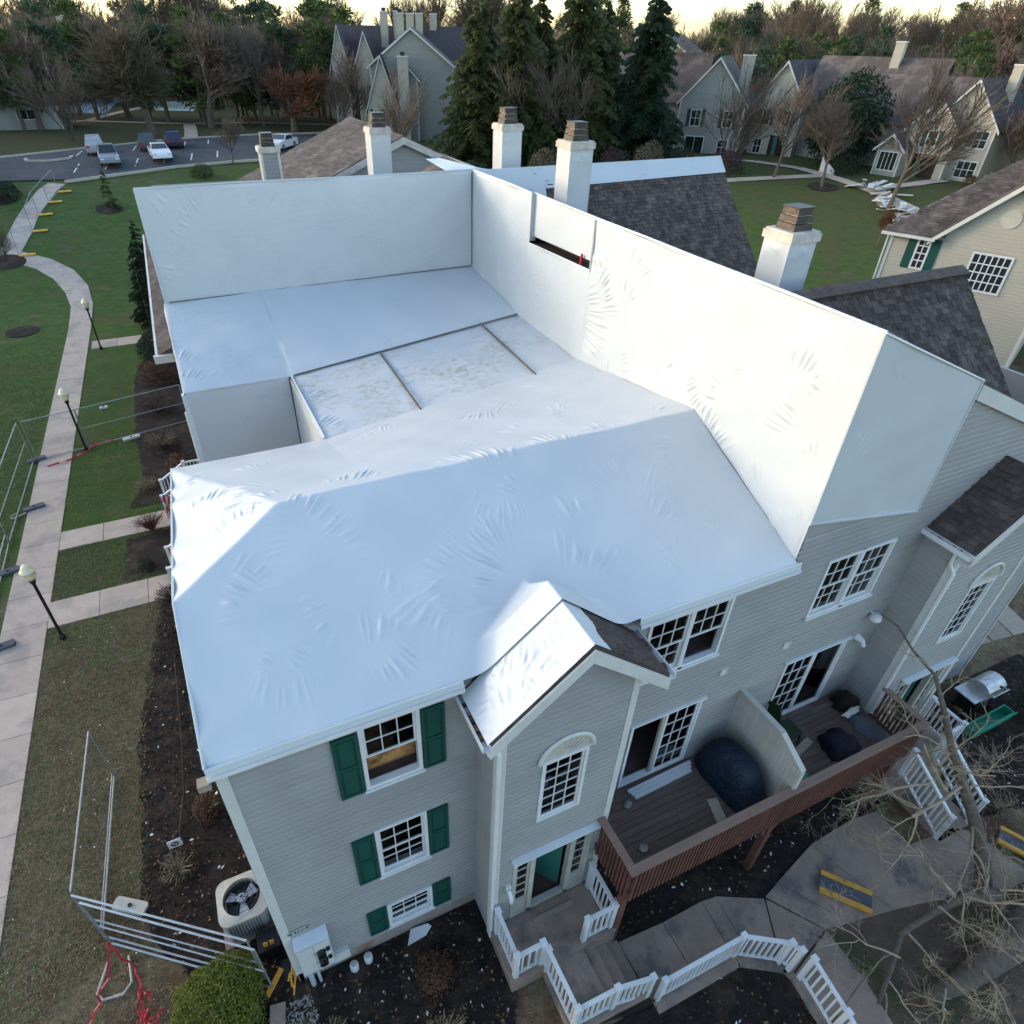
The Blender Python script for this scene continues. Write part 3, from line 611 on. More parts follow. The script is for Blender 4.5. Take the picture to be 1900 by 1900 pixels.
B().slab([(19.05, 10.9, 7.5), (19.05, 17.7, 7.5), (19.05, 14.3, 11.4)], (.1, 0, 0)).build('gable_wall', m_side, r1)
re = B().slab([(-.12, 15.1, 6.95), (2.6, 15.1, 8.1), (2.6, 31, 8.1), (-.12, 31, 6.95)], (0, 0, -.14)).build('rear_eave_roof', m_shing, bld)
shingles(re, (-.12, 31, 6.955), (0, -1, 0), (2.72, 0, 1.15), 15.9, .9, m_shing, True, .24, .5)
B().box(-.2, -.12, 15.0, 31, 6.83, 6.95).build('gutter', m_trim, bld); B().box(-.25, .3, 14.98, 15.12, 6.75, 6.98).build('eave_return', m_trim, bld)
rg = B().slab([(0, 26.7, 6.0), (11.75, 26.7, 11.05), (11.75, 36.0, 11.05), (0, 36, 6.0)], (0, 0, .08)).slab([(11.75, 26.7, 11.05), (19.8, 26.7, 7.6), (19.8, 36, 7.6), (11.75, 36, 11.05)], (0, 0, .08)).build('rear_roof', m_shingb, bld)
shingles(rg, (0, 36, 6.085), (0, -1, 0), (11.75, 0, 5.05), 9.3, 12.79, m_shingb, False, .2, .5)
rgw = B().slab([(1, 26.95, 6.3), (19, 26.95, 7.8), (11.75, 26.95, 10.95)], (0, .1, 0)).build('gable_wall', m_side, bld)
siding(rgw, 2, 19, 26.93, 7.9, 10.8, (), lambda z: (11.75-(10.9-z)/.43, 11.75+(10.9-z)/.43), single=False, ex=.2)
for sg in (-1, 1): B().slab([(11.75, 26.66, 11.1), (11.75+sg*8, 26.66, 11.1-3.44), (11.75+sg*8, 26.66, 11.1-3.74), (11.75, 26.66, 10.8)], (0, .05, 0)).build('rake_board', m_crown, bld)
pr_ = B().slab([(10.3, 20.2, 9.3), (12.6, 20.2, 10.55), (12.6, 24, 10.55), (10.3, 24, 9.3)], (0, 0, .08)).slab([(12.6, 20.2, 10.55), (15, 20.2, 9.3), (15, 24, 9.3), (12.6, 24, 10.55)], (0, 0, .08)).build('porch_roof', m_shingb, bld)
shingles(pr_, (10.3, 24, 9.385), (0, -1, 0), (2.3, 0, 1.25), 3.8, 2.6, m_shingb, False, .2, .5)
B().bar((10.2, 20.15, 9.3), (12.6, 20.15, 10.62), .05, .1).build('rake_board', m_white, pr_)
# ================================================================ WHITE SHRINK WRAP
wrap = thing('plastic_roof_wrap', 'taut white shrink wrap covering the opened roof and party wall', 'tarpaulin', (5, 7, 7))
def wr_field(s, t, pats):
    """height of the pulled folds at metric sheet coordinates s, t: short creases side by side along an arc"""
    h = np.zeros_like(s)
    for (a, b, r0, th0, arc, n, amp) in pats:
        R0 = r0*2.4; ca, cb = a-R0*math.cos(th0), b-R0*math.sin(th0)      # the arc passes through (a, b)
        m_ = (np.abs(s-a) < 1.3) & (np.abs(t-b) < 1.3)
        if not m_.any(): continue
        dx, dy = s[m_]-ca, t[m_]-cb; r = np.hypot(dx, dy); th = np.arctan2(dy, dx); d = (th-th0+np.pi) % (2*np.pi)-np.pi
        wl = .11+.05*((a*7.3+b*3.1) % 1); ph = d*R0*2*np.pi/wl; wid = .46*r0*(.75+.25*np.sin(d*9+a*5))
        win = np.exp(-np.abs((r-R0-.12*r0*np.sin(d*7+b*4))/wid)**2.5)*np.clip(1-(np.abs(d)/(arc*.62))**3, 0, 1)
        h[m_] += amp*1.0*win*(np.maximum(0, np.cos(ph+1.3*np.sin(3.1*d*R0*6+a)))**1.4)*(.5+.5*np.abs(np.sin(5.3*d*R0*2+5*b)))
    return h
def sag(s, t, k=1.): return k*(.016*np.sin(s*1.9+.7*np.sin(t*1.3))*np.sin(t*1.6+.5)+.004*np.sin(s*5.1+t*2.3)+.003*np.sin(t*6.3-s*3.7+1))
def rnd_pats(n, Ls, Lt, seed, amp=.014):
    r = np.random.default_rng(seed); out = []
    for _ in range(n): out.append((r.uniform(min(.2, Ls*.3), max(Ls-.2, Ls*.7)), r.uniform(min(.2, Lt*.3), max(Lt-.2, Lt*.7)), r.uniform(.22, .5), r.uniform(-3.1, 3.1), r.uniform(.35, .9), r.uniform(22, 36), amp*r.uniform(.5, 1.3)))
    return out
def sheet(name, P00, P10, P11, P01, pats=(), mat=None, step=.026, k=1., parent=None, flip=False):
    P = [np.array(p, float) for p in (P00, P10, P11, P01)]; Ls = max(np.linalg.norm(P[1]-P[0]), np.linalg.norm(P[2]-P[3])); Lt = max(np.linalg.norm(P[3]-P[0]), np.linalg.norm(P[2]-P[1]))
    ns, nt_ = max(2, int(Ls/step)), max(2, int(Lt/step)); u, v = np.meshgrid(np.linspace(0, 1, ns), np.linspace(0, 1, nt_))
    q = (P[0][None, None]*((1-u)*(1-v))[..., None]+P[1]*(u*(1-v))[..., None]+P[2]*(u*v)[..., None]+P[3]*((1-u)*v)[..., None])
    nrm = np.cross(P[1]-P[0], P[3]-P[0]); nrm /= np.linalg.norm(nrm); s, t = u*Ls, v*Lt
    edge = np.minimum(np.minimum(u, 1-u)*Ls, np.minimum(v, 1-v)*Lt); h = (1.4*wr_field(s, t, pats)+sag(s, t, k))*np.clip(edge/.06, 0, 1)
    q = q+nrm*h[..., None]; ii = np.arange(ns*nt_).reshape(nt_, ns); f = np.stack([ii[:-1, :-1], ii[:-1, 1:], ii[1:, 1:], ii[1:, :-1]], -1).reshape(-1, 4)
    if flip: f = f[:, ::-1]
    pa = parent or wrap; return obj(name, mesh_np(name, q.reshape(-1, 3)-ORG[pa], f, True), mat or m_tarp, pa)
def hem(*ps):
    for p, r_ in ps: B().tube(p, r_, 5).build('hem', m_tarp, wrap)
# near roof: one draped sheet (front slope, hipped left end, back slope, drape over the bay ridge)
def smin(a, b, k): h = np.clip(.5+.5*(b-a)/k, 0, 1); return b+(a-b)*h-k*h*(1-h)
def near_z(x, y):
    fr = 7.42+.44*(y+.12); zb = 7.3+.136*np.maximum(0, x-3.2); bk = 8.86+(y-3.2)*(zb-8.86)/4.42
    cl = 8.42+.419*(x-.12)-.19*(y-2.2)          # clipped top of the left gable end
    z = smin(smin(fr, bk, .03), cl, .03)
    by = np.where(y < .3, 8.435, 8.435-.95*(y-.3)); bz = by-.87*np.abs(x-4.93)
    return -smin(-z, -bz, .16)
xs = np.arange(-.06, 9.79, .02); ysn = np.arange(-.12, 7.64, .02); GX, GY = np.meshgrid(xs, ysn)
GZ = near_z(GX, GY)
PN = [(.75, 1.9, .42, 2.6, .8, 26, .022), (1.1, 2.2, .35, .5, .7, 28, .016), (2.55, .95, .40, 1.2, .5, 30, .02), (2.6, .35, .4, -1.2, .6, 30, .02), (2.1, 3.1, .4, .9, .7, 28, .018), (3.0, 3.75, .5, 1.2, .7, 30, .02),
      (3.55, 1.05, .4, .1, .6, 30, .02), (3.7, 1.6, .5, 2.4, .8, 28, .016), (4.3, 1.25, .55, 2.6, .9, 26, .022), (4.55, 1.8, .5, 1.9, .7, 28, .018), (6.1, 1.1, .55, .9, .7, 30, .02), (6.3, 1.9, .4, 1.6, .6, 30, .018),
      (7.9, 1.5, .4, .6, .6, 30, .016), (8.6, .9, .4, 2.2, .5, 28, .014), (5.3, 3.3, .55, 1.57, .8, 34, .02), (6.6, 3.35, .5, 1.57, .8, 34, .018), (7.7, 3.4, .4, 1.57, .6, 30, .016), (1.0, 4.2, .6, 2.6, .8, 30, .026),
      (.6, 4.9, .4, 1.2, .9, 26, .022), (.35, 6.4, .35, 2.9, .9, 24, .026), (1.4, 3.7, .4, 2.2, .7, 26, .024), (3.6, 5.2, .35, .5, .5, 24, .008), (6.8, 5.9, .3, 1, .5, 24, .008), (1.4, .9, .3, -.6, .6, 26, .014), (.9, .9, .3, 2.5, .6, 26, .012), (2.9, 1.5, .3, -2, .5, 26, .012)]
rp_ = np.random.default_rng(77)
PN += [(rp_.uniform(.3, 9.4), rp_.uniform(.2, 7.2), rp_.uniform(.25, .5), rp_.uniform(-3, 3), rp_.uniform(.4, .9), 30, rp_.uniform(.006, .016)) for _ in range(34)]
GZ = GZ+1.5*wr_field(GX, GY, PN)+sag(GX, GY, 1.1)+np.exp(-((GX+.06)/.2)**2)*.025*np.sin(GY*5.2+np.sin(GY*2.1)*2)
ii = np.arange(GX.size).reshape(GX.shape)
f = np.stack([ii[:-1, :-1], ii[:-1, 1:], ii[1:, 1:], ii[1:, :-1]], -1).reshape(-1, 4)
obj('roof_sheet', mesh_np('roof_sheet', np.stack([GX, GY, GZ], -1).reshape(-1, 3)-ORG[wrap], f, True), m_tarp, wrap)
# bay drape: left slope of the little gable and a narrow strip right of its ridge
bx = np.arange(3.40, 5.75, .018); byy = np.arange(-1.0, -.06, .018); BX, BY = np.meshgrid(bx, byy); BZ = 8.40-.875*np.abs(BX-4.93)
PB = [(4.3, -.5, .32, .5, .9, 22, .026), (3.9, -.6, .25, 1.2, 1.2, 20, .022), (4.55, -.7, .25, -.8, .9, 20, .02), (3.7, -.3, .22, 2.2, 1.2, 18, .02), (4.75, -.3, .25, .2, .9, 22, .02), (5.05, -.6, .2, 2, .9, 18, .016)]
PB += [(rp_.uniform(3.5, 5.2), rp_.uniform(-.9, -.15), rp_.uniform(.15, .35), rp_.uniform(-3, 3), 1.0, 24, .02) for _ in range(10)]
BZ = BZ+.6*wr_field(BX, BY, PB)+.5*sag(BX, BY)
k_ = BX < 5.20+.12*np.clip((BY+1.0)/.9, 0, 1)+.03*np.sin(BY*11); ii = np.arange(BX.size).reshape(BX.shape); okf = k_[:-1, :-1] & k_[:-1, 1:] & k_[1:, 1:] & k_[1:, :-1]
f = np.stack([ii[:-1, :-1], ii[:-1, 1:], ii[1:, 1:], ii[1:, :-1]], -1)[okf]
me = mesh_np('bay_drape', np.stack([BX, BY, BZ], -1).reshape(-1, 3)-ORG[wrap], f, True); obj('bay_drape', me, m_tarp, wrap)
# turned-down edges along front and left eaves, and the gutters under them
def edge_strip(x0, x1):
    sheet('eave_band', (x0, -.16, 7.305), (x1, -.16, 7.305), (x1, -.115, 7.43), (x0, -.115, 7.43), rnd_pats(int((x1-x0)*1.2), x1-x0, .24, 3, .006), step=.05)
    B().box(x0, x1, -.185, -.02, 7.225, 7.30).build('gutter', m_white, bld)
edge_strip(-.07, 3.42); edge_strip(6.45, 9.86)
eb = B(); yy = np.linspace(-.12, 7.63, 60)
for y0_, y1_ in zip(yy[:-1], yy[1:]): eb.poly([(-.075, y1_, 6.95), (-.075, y0_, 6.95), (-.058, y0_, float(near_z(-.06, y0_))+.02), (-.058, y1_, float(near_z(-.06, y1_))+.02)])
eb.build('left_gable_sheet', m_tarp, wrap)
hem(([(-.07, -.13, 7.41), (3.4, -.13, 7.41)], .022), ([(6.45, -.13, 7.41), (9.86, -.13, 7.41)], .022), ([(-.06, y_, float(near_z(-.06, y_))+.01) for y_ in np.linspace(-.12, 7.6, 30)], .022))
B().box(-.2, -.06, -.2, -.06, 7.1, 7.22).build('gutter_end', m_wood, bld)
# party wall faces
XP = 9.8
PW = rnd_pats(16, 7.2, 4, 9, .02)+[(1.2, 2.6, .5, .3, .8, 26, .03), (2.6, 1.55, .5, 1.9, .8, 26, .03), (2.9, 2.3, .35, .2, .7, 24, .05), (3.3, 1.9, .4, -.9, .9, 22, .03), (1.6, 1.0, .45, .8, .7, 26, .03), (3.4, .9, .35, 1.2, .7, 26, .025), (4.6, 2.6, .35, .5, .6, 26, .024), (5.6, 1.5, .45, 2.7, .8, 26, .022), (5.9, 3.2, .4, 1.8, .7, 24, .024), (7.0, 2.0, .8, 3.1, .9, 30, .05), (6.6, 2.9, .5, 2.5, .8, 26, .04), (7.0, 3.6, .4, 4, .9, 24, .04), (.7, 3.3, .35, .6, .7, 24, .03), (.5, 2.2, .3, 1.2, .5, 24, .02), (.3, 1.0, .3, .9, .5, 24, .02)]
sheet('party_wall_sheet', (XP, 7.42, 7.25), (XP, -.03, 7.25), (XP, -.03, 11.55), (XP, 7.42, 11.55), [(7.45-a, b, r, math.pi-t0, c, n, am) for a, b, r, t0, c, n, am in PW], mat=m_tarp)
sheet('party_wall_sheet', (XP, 10.5, 7.25), (XP, 7.38, 7.25), (XP, 7.38, 10.45), (XP, 10.5, 10.36), rnd_pats(4, 3, 3, 11, .012), mat=m_tarpd)
PC = [(r_, z_, .5, 1.5, .35, 22, .02) for r_, z_ in ((.6, 1.2), (1.1, 2.4), (1.9, 1.7), (2.7, 2.9), (3.2, 1.6))]
sheet('party_wall_sheet', (XP, 14.3, 7.25), (XP, 10.46, 7.25), (XP, 10.46, 11.58), (XP, 14.3, 11.54), PC, mat=m_tarpd, k=1.6)
sheet('opening_panel', (9.925, 10.52, 10.52), (9.925, 7.36, 10.60), (9.925, 7.36, 11.53), (9.925, 10.52, 11.55), rnd_pats(2, 3, 1, 12, .006), mat=m_tarpd)
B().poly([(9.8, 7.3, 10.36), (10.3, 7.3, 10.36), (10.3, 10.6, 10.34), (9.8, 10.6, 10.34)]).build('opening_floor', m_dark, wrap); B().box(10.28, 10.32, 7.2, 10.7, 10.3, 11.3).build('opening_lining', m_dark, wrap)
B().bar((9.87, 7.95, 10.35), (9.87, 7.93, 10.68), .045, .045).build('post_stub', m_redtape, wrap)
sheet('opening_jamb', (9.8, 7.40, 10.4), (10.0, 7.40, 10.4), (10.0, 7.40, 11.54), (9.8, 7.40, 11.55), step=.05); sheet('opening_jamb', (9.8, 10.5, 10.4), (10.0, 10.5, 10.4), (10.0, 10.5, 11.54), (9.8, 10.5, 11.57), step=.05)
hem(([(9.83, -.04, 11.56), (9.83, 2, 11.57), (9.83, 4.1, 11.555), (9.83, 5.6, 11.575), (9.83, 7.4, 11.56)], [.03, .035, .042, .03, .04]), ([(9.82, 10.5, 11.57), (9.82, 12.2, 11.58), (9.83, 14.35, 11.56)], [.03, .038, .035]), ([(9.925, 7.4, 11.54), (9.925, 10.5, 11.56)], .025), ([(9.8, 7.41, 10.44), (9.8, 9, 10.40), (9.8, 10.48, 10.36)], .02), ([(9.79, 7.41, 10.42), (9.77, 7.36, 11), (9.79, 7.4, 11.55)], .025))
sheet('ridge_flap', (9.86, -.04, 11.565), (9.86, 7.4, 11.565), (10.05, 7.4, 11.50), (10.05, -.04, 11.50), rnd_pats(6, 14, .2, 21, .01), step=.06, flip=True)
# end face above the facade
sheet('end_wall_sheet', (9.79, -.045, 8.24), (12.76, -.045, 7.66), (12.76, -.045, 10.32), (9.79, -.045, 11.56), [(.5, 1.6, .4, 1.2, .6, 24, .014), (.9, 2.9, .3, 2, .5, 24, .012), (2.6, .2, .25, 2, .5, 22, .012)])
B().tube([(9.79, -.05, 11.56), (12.77, -.05, 10.33), (12.77, -.05, 7.66), (9.79, -.05, 8.24), (9.79, -.05, 11.56)], .024, 5).build('hem', m_tarp, wrap)
sheet('rake_flap', (9.79, -.05, 11.575), (12.77, -.05, 10.335), (12.77, .12, 10.35), (9.79, .12, 11.59), rnd_pats(4, 3, .15, 22, .008), step=.05)
sheet('corner_return', (9.79, -.045, 7.4), (9.79, 0.0, 7.4), (9.79, 0.0, 8.3), (9.79, -.045, 8.3), step=.1)
# far wall, far slope, notch faces, flat panels
PE = [(.5, 2.5, .45, -1, .7, 26, .012), (1.2, 2.4, .6, -1.2, .5, 30, .014), (.8, 1.9, .5, -.8, .7, 26, .012), (1.3, 1.4, .35, 1, .7, 22, .010), (.3, .8, .4, -.4, .6, 24, .012)]
sheet('far_wall_sheet', (.5, 14.3, 8.70), (9.8, 14.3, 8.78), (9.8, 14.3, 11.55), (.5, 14.3, 11.58), PE, mat=m_tarpd)
hem(([(.5, 14.32, 11.59), (3, 14.32, 11.6), (6, 14.32, 11.575), (9.8, 14.32, 11.57)], .028), ([(.5, 14.31, 11.59), (.5, 14.31, 8.7)], .022))
B().box(.52, 9.8, 14.36, 14.46, 6.9, 11.52).build('wall_backing', m_wood, wrap)
sheet('far_slope_sheet', (.45, 10.95, 7.47), (3.12, 10.95, 7.46), (3.12, 14.3, 8.77), (.45, 14.3, 8.70), [(.3, .6, .4, 1, .8, 24, .02), (.25, 1.4, .35, 1, .8, 24, .02), (.9, .4, .3, .4, .6, 24, .008)], mat=m_tarpd)
sheet('far_slope_sheet', (3.12, 10.95, 7.46), (9.8, 10.86, 8.28), (9.8, 14.3, 8.78), (3.12, 14.3, 8.77), rnd_pats(5, 6.6, 3, 31, .006), mat=m_tarp)
sheet('left_edge_sheet', (.42, 14.3, 8.2), (.40, 10.95, 7.0), (.45, 10.95, 7.47), (.45, 14.3, 8.70), rnd_pats(6, 3.4, .5, 33, .012))
sheet('notch_face', (.48, 10.96, 4.2), (3.05, 10.96, 4.2), (3.05, 10.96, 7.45), (.48, 10.96, 7.46), [(1.2, 2.2, .5, 1.2, .5, 14, .012)], mat=m_tarpd)
sheet('notch_face', (3.08, 10.95, 4.2), (3.2, 7.62, 4.2), (3.2, 7.62, 7.3), (3.08, 10.95, 7.46), [(1.2, 2.0, .7, 1.4, .5, 12, .014)], mat=m_tarpd)
sheet('flat_panel', (3.15, 7.6, 7.28), (9.8, 7.3, 8.16), (9.8, 10.9, 8.27), (3.12, 10.97, 7.45), [(.4, 2.2, .8, .3, .9, 10, .02), (.3, .8, .6, .6, .9, 12, .022)]+rnd_pats(5, 6.5, 3, 41, .008), mat=m_tarpm)
lp = lambda x, y: (7.28+.0132*0+(x-3.15)*.1323)+.045*(y-7.4)
for x in (5.56, 8.58): B().bar((x, 10.9, lp(x, 10.9)+.03), (x-.03, 7.2, lp(x, 7.2)+.05), .045, .035).build('seam_batten', m_seam, wrap)
B().bar((3.2, 10.95, 7.49), (9.75, 10.87, 8.31), .03, .03).build('seam_batten', m_seam, wrap)
B().tube([(9.76, 14.27, 8.8), (.6, 14.27, 8.72)], .014, 5).build('seam_batten', m_seam, wrap); B().tube([(9.77, 14.27, 8.82), (9.77, 14.27, 11.5)], .014, 5).build('seam_batten', m_seam, wrap)
hem(([(3.13, 10.96, 7.47), (3.17, 9.3, 7.40), (3.22, 7.62, 7.32)], [.03, .045, .04]), ([(.45, 10.96, 7.47), (3.1, 10.96, 7.47)], .02))
sheet('ridge_strip', (9.9, 13.75, 11.0), (19.25, 13.85, 11.12), (19.28, 14.3, 11.57), (9.9, 14.3, 11.57), rnd_pats(6, 9, .7, 51, .010), step=.06)
sheet('ridge_strip', (9.9, 14.3, 11.57), (19.28, 14.3, 11.57), (19.25, 14.8, 11.08), (9.9, 14.8, 11.08), rnd_pats(4, 9, .7, 52, .010), step=.08)
sheet('valley_strip', (9.86, 14.3, 11.57), (11.9, 13.2, 10.5), (12.1, 14.0, 11.3), (10.0, 14.6, 11.6), rnd_pats(3, 2, .7, 53, .02), step=.06)
sheet('rear_flap', (9.0, 14.5, 11.57), (10.2, 14.5, 11.57), (9.9, 17.4, 11.5), (9.4, 17.3, 11.5), rnd_pats(3, 2, .7, 54, .02), step=.06)
# ================================================================ CHIMNEYS
def chimney(cx_, cy_, zt, zb, w_, wrapped, flueh=.55):
    h = w_/2; c = B().box(cx_-h, cx_+h, cy_-h, cy_+h, zb, zt).build('chimney', m_side, bld)
    if wrapped:
        e = h+.02
        sheet('wrap', (cx_-e, cy_-e, zb), (cx_+e, cy_-e, zb), (cx_+e, cy_-e, zt-.02), (cx_-e, cy_-e, zt-.02), [(w_*.4, zt-zb-.25, .25, -1, .8, 16, .02), (w_*.8, zt-zb-.3, .2, -2, .8, 16, .02)], step=.05, parent=c)
        sheet('wrap', (cx_-e, cy_+e, zb), (cx_-e, cy_-e, zb), (cx_-e, cy_-e, zt-.02), (cx_-e, cy_+e, zt-.02), [(w_*.4, zt-zb-.25, .25, -1, .8, 16, .02)], step=.05, parent=c)
        B().box(cx_+e-.004, cx_+e, cy_-e, cy_+e, zb, zt-.02).box(cx_-e, cx_+e, cy_+e-.004, cy_+e, zb, zt-.02).build('wrap', m_tarp, c)
    else:
        siding(c, cx_-h, cx_+h, cy_-h, zb, zt-.05, single=False); 
        for x in (cx_-h-.02, cx_+h-.07): B().box(x, x+.09, cy_-h-.035, cy_-h, zb, zt-.02).build('corner_board', m_trim, c)
    B().box(cx_-h-.06, cx_+h+.06, cy_-h-.06, cy_+h+.06, zt-.02, zt+.13).box(cx_-h-.03, cx_+h+.03, cy_-h-.03, cy_+h+.03, zt+.131, zt+.17).build('crown', m_crown, c)
    a, b_ = h*.58, h*.74; fl = B(); z0 = zt+.171
    for q, (z1, z2) in enumerate(((0, .14), (.17, .30), (.33, .47))):
        s1 = b_+(a-b_)*z1/.5; s2 = b_+(a-b_)*z2/.5; k = flueh/.5
        fl.add([(cx_+i*s, cy_+j*s, z0+z*k) for s, z in ((s1, z1), (s2, z2)) for i, j in ((-1, -1), (1, -1), (1, 1), (-1, 1))], [(0, 1, 5, 4), (1, 2, 6, 5), (2, 3, 7, 6), (3, 0, 4, 7), (3, 2, 1, 0), (4, 5, 6, 7)])
    fl.build('flue_cap', m_flue, c)
    B().box(cx_-a*.8, cx_+a*.8, cy_-a*.8, cy_+a*.8, z0, z0+flueh*.97).build('flue_liner', m_crown, c)
    lid = B().box(cx_-a-.03, cx_+a+.03, cy_-a-.03, cy_+a+.03, z0+flueh*.95, z0+flueh); lid.build('lid', m_flue, c)
    return c
chimney(12.46, 4.34, 11.62, 8.2, .66, True, .42); chimney(12.12, 12.32, 12.32, 8.6, .7, True, .45); chimney(12.42, 17.32, 12.28, 8.2, .7, True, .45); chimney(8.83, 20.8, 11.95, 8.2, .7, True, .45); chimney(5.27, 23.85, 11.12, 7.4, .7, False, .45)
# ================================================================ DECK
deck = thing('timber_deck', 'red stained timber deck with picket rail on the grey facade', 'deck', (9.75, -.9, -.4))
DX0, DX1, DY, DZ = 5.98, 13.52, -1.80, 2.05
nb = 13; bw = 1.79/nb
for i in range(nb):
    ya = -.02-(i+1)*bw
    for x0, x1 in (((6.12 if ya > -.85 else 6.02), 9.7), (9.8, 13.46)):
        cut = random.uniform(x0+1, x1-1)
        for a, b in ((x0, cut-.003), (cut+.003, x1)): piece('deck_board', (round(b-a, 2),), lambda q: q.box(0, round(b-a, 2), 0, bw-.008, -.03, 0), m_deck, deck, (a, ya+.004, DZ+random.uniform(-.002, .002)))
B().box(9.7, 9.8, DY, -.02, DZ-.2, DZ-.005).build('joist', m_red, deck)
B().box(DX0, DX1, DY-.05, DY-.01, DZ-.28, DZ-.02).build('rim_board', m_red, deck); B().box(DX0-.04, DX0-.002, DY-.05, -.8, DZ-.28, DZ-.02).build('rim_board', m_red, deck); B().box(DX1, DX1+.04, DY-.05, -.8, DZ-.28, DZ-.02).build('rim_board', m_red, deck)
x = DX0+.05
while x < DX1: piece('picket', 'p', lambda q: q.box(-.024, .024, -.02, .02, -.26, .84), m_red, deck, (x, DY-.075, DZ)); x += .092
for xx in (DX0-.062, DX1+.062):
    y = DY-.02
    while y < -.86: piece('picket', 'q', lambda q: q.box(-.02, .02, -.024, .024, -.26, .84), m_red, deck, (xx, y, DZ)); y += .092
for a, b in (((DX0-.12, DY-.04, 2.93), (9.7, DY-.04, 2.93)), ((9.71, DY-.04, 2.932), (DX1+.1, DY-.04, 2.932))): B().bar(a, b, .16, .045).build('rail_cap', m_cap, deck)
B().bar((DX0-.04, DY+.045, 2.931), (DX0-.04, -.78, 2.931), .15, .045).build('rail_cap', m_cap, deck); B().bar((DX1+.03, DY+.045, 2.934), (DX1+.03, -.8, 2.934), .15, .045).build('rail_cap', m_cap, deck)
for x in (6.02, 9.75, 13.44): B().box(x-.07, x+.07, DY+.0, DY+.14, -.75, DZ-.04).build('post', m_red, deck)
B().bar((9.75, DY+.07, 1.0), (10.25, DY+.07, DZ-.1), .08, .1).bar((9.75, DY+.07, 1.0), (9.25, DY+.07, DZ-.1), .08, .1).build('brace', m_red, deck)
y = -.02; i = 0
while y > -1.78:
    zt = 3.88 if y > -1.16 else 3.88-(abs(y)-1.16)*.55
    B().box(9.715, 9.785, y-.096, y, DZ+.03, zt-(0 if y-.096 > -1.16 else .03)).build('partition_board', m_part, deck); y -= .1
B().bar((9.75, .0, 3.91), (9.75, -1.16, 3.91), .12, .05).bar((9.75, -1.16, 3.905), (9.75, -1.82, 3.53), .12, .05).box(9.70, 9.80, -1.84, -1.79, DZ, 3.5).build('partition_cap', m_part, deck)
# ================================================================ PORCHES, STEPS AND WHITE RAILINGS
porch = thing('entry_porch', 'concrete entry porch with steps below the arched window bay', 'porch', (4.8, -1.4, -.4))
B().box(3.68, 6.0, -1.82, -.79, -.7, .40).build('platform', m_conc, porch); B().box(4.5, 5.25, -2.72, -1.821, -.7, .24).build('landing', m_conc, porch)
for i in range(3): B().box(5.251+i*.285, 5.25+(i+1)*.285, -2.74, -1.822, -.7, .24-.16*(i+1)).build('step', m_conc, porch)
B().box(4.36, 4.498, -2.9, -1.83, -.8, .20).box(4.36, 6.2, -2.9, -2.745, -.8, .0).build('side_wall', m_conc, porch)
B().box(4.55, 5.45, -1.08, -.98, .40, .43).build('threshold_board', m_wood, porch)
kerb = B(); pts = [(6.2, -3.12), (8.22, -3.14), (9.02, -3.62), (9.06, -3.82), (8.96, -4.75), (8.8, -6.6)]
for a, b in zip(pts[:-1], pts[1:]): kerb.bar((*a, -.62), (*b, -.62), .16, .42)
tag(kerb.build('walk_kerb_wall', m_conc), 'low concrete kerb wall under the curved white railing', 'kerb wall')
def railing(name, label, path, base, post_at=None, h=.92, gap=.115, closed=True):
    """path: list of (x, y, z) along the foot of the rail; posts at each vertex"""
    r = thing(name, label, 'railing', path[0], group='white porch and walk railings')
    for i, p in enumerate(path):
        if post_at is None or i in post_at:
            b = B().box(p[0]-.045, p[0]+.045, p[1]-.045, p[1]+.045, p[2]-.02, p[2]+h+.04); b.box(p[0]-.06, p[0]+.06, p[1]-.06, p[1]+.06, p[2]+h+.041, p[2]+h+.075); b.build('post', m_white, r)
    for a, b in zip(path[:-1], path[1:]):
        a, b = np.array(a, float), np.array(b, float); d = b-a; L_ = np.hypot(d[0], d[1]); u = d/L_; p, q = a+u*.05, b-u*.05
        B().bar(p+(0, 0, h), q+(0, 0, h), .075, .05).build('top_rail', m_white, r); B().bar(p+(0, 0, .1), q+(0, 0, .1), .05, .045).build('bottom_rail', m_white, r)
        n = max(1, int((L_-.1)/gap))
        for k in range(n):
            c = p+(q-p)*(k+.5)/n; piece('baluster', 'b', lambda t: t.box(-.018, .018, -.018, .018, .11, .9), m_white, r, c, math.atan2(d[1], d[0]))
    return r
railing('porch_railing', 'short white railing on the left edge of the entry porch', [(3.78, -.9, .40), (3.78, -1.72, .40), (4.32, -1.72, .40)], .4)
railing('porch_railing', 'white railing on the right corner of the entry porch by the deck', [(5.9, -.9, .40), (5.9, -1.72, .40), (5.28, -1.72, .40)], .4)
railing('stair_railing', 'white railing stepping down beside the porch stairs', [(4.4, -1.8, .22), (4.42, -2.82, .22), (5.24, -2.84, .22), (6.1, -2.86, -.3)], .2)
railing('walk_railing', 'long white railing curving along the front walk', [(6.3, -2.98, -.38), (8.2, -3.0, -.38), (8.98, -3.48, -.38), (9.06, -3.66, -.38)], -.4)
railing('walk_railing', 'white railing section running out of the picture at the bottom edge', [(9.16, -3.86, -.38), (9.05, -4.75, -.38), (8.86, -5.7, -.38), (8.7, -6.6, -.38)], -.4)
porch2 = thing('entry_porch', 'concrete entry porch with steps at the far right bay beyond the deck', 'porch', (15, -1.2, -.4))
B().box(13.75, 16.2, -1.8, -.79, -.8, .40).build('platform', m_conc, porch2)
for i in range(5): B().box(14.35, 15.4, -1.801-(i+1)*.27, -1.8-i*.27, -.8, .40-.16*(i+1)).build('step', m_conc, porch2)
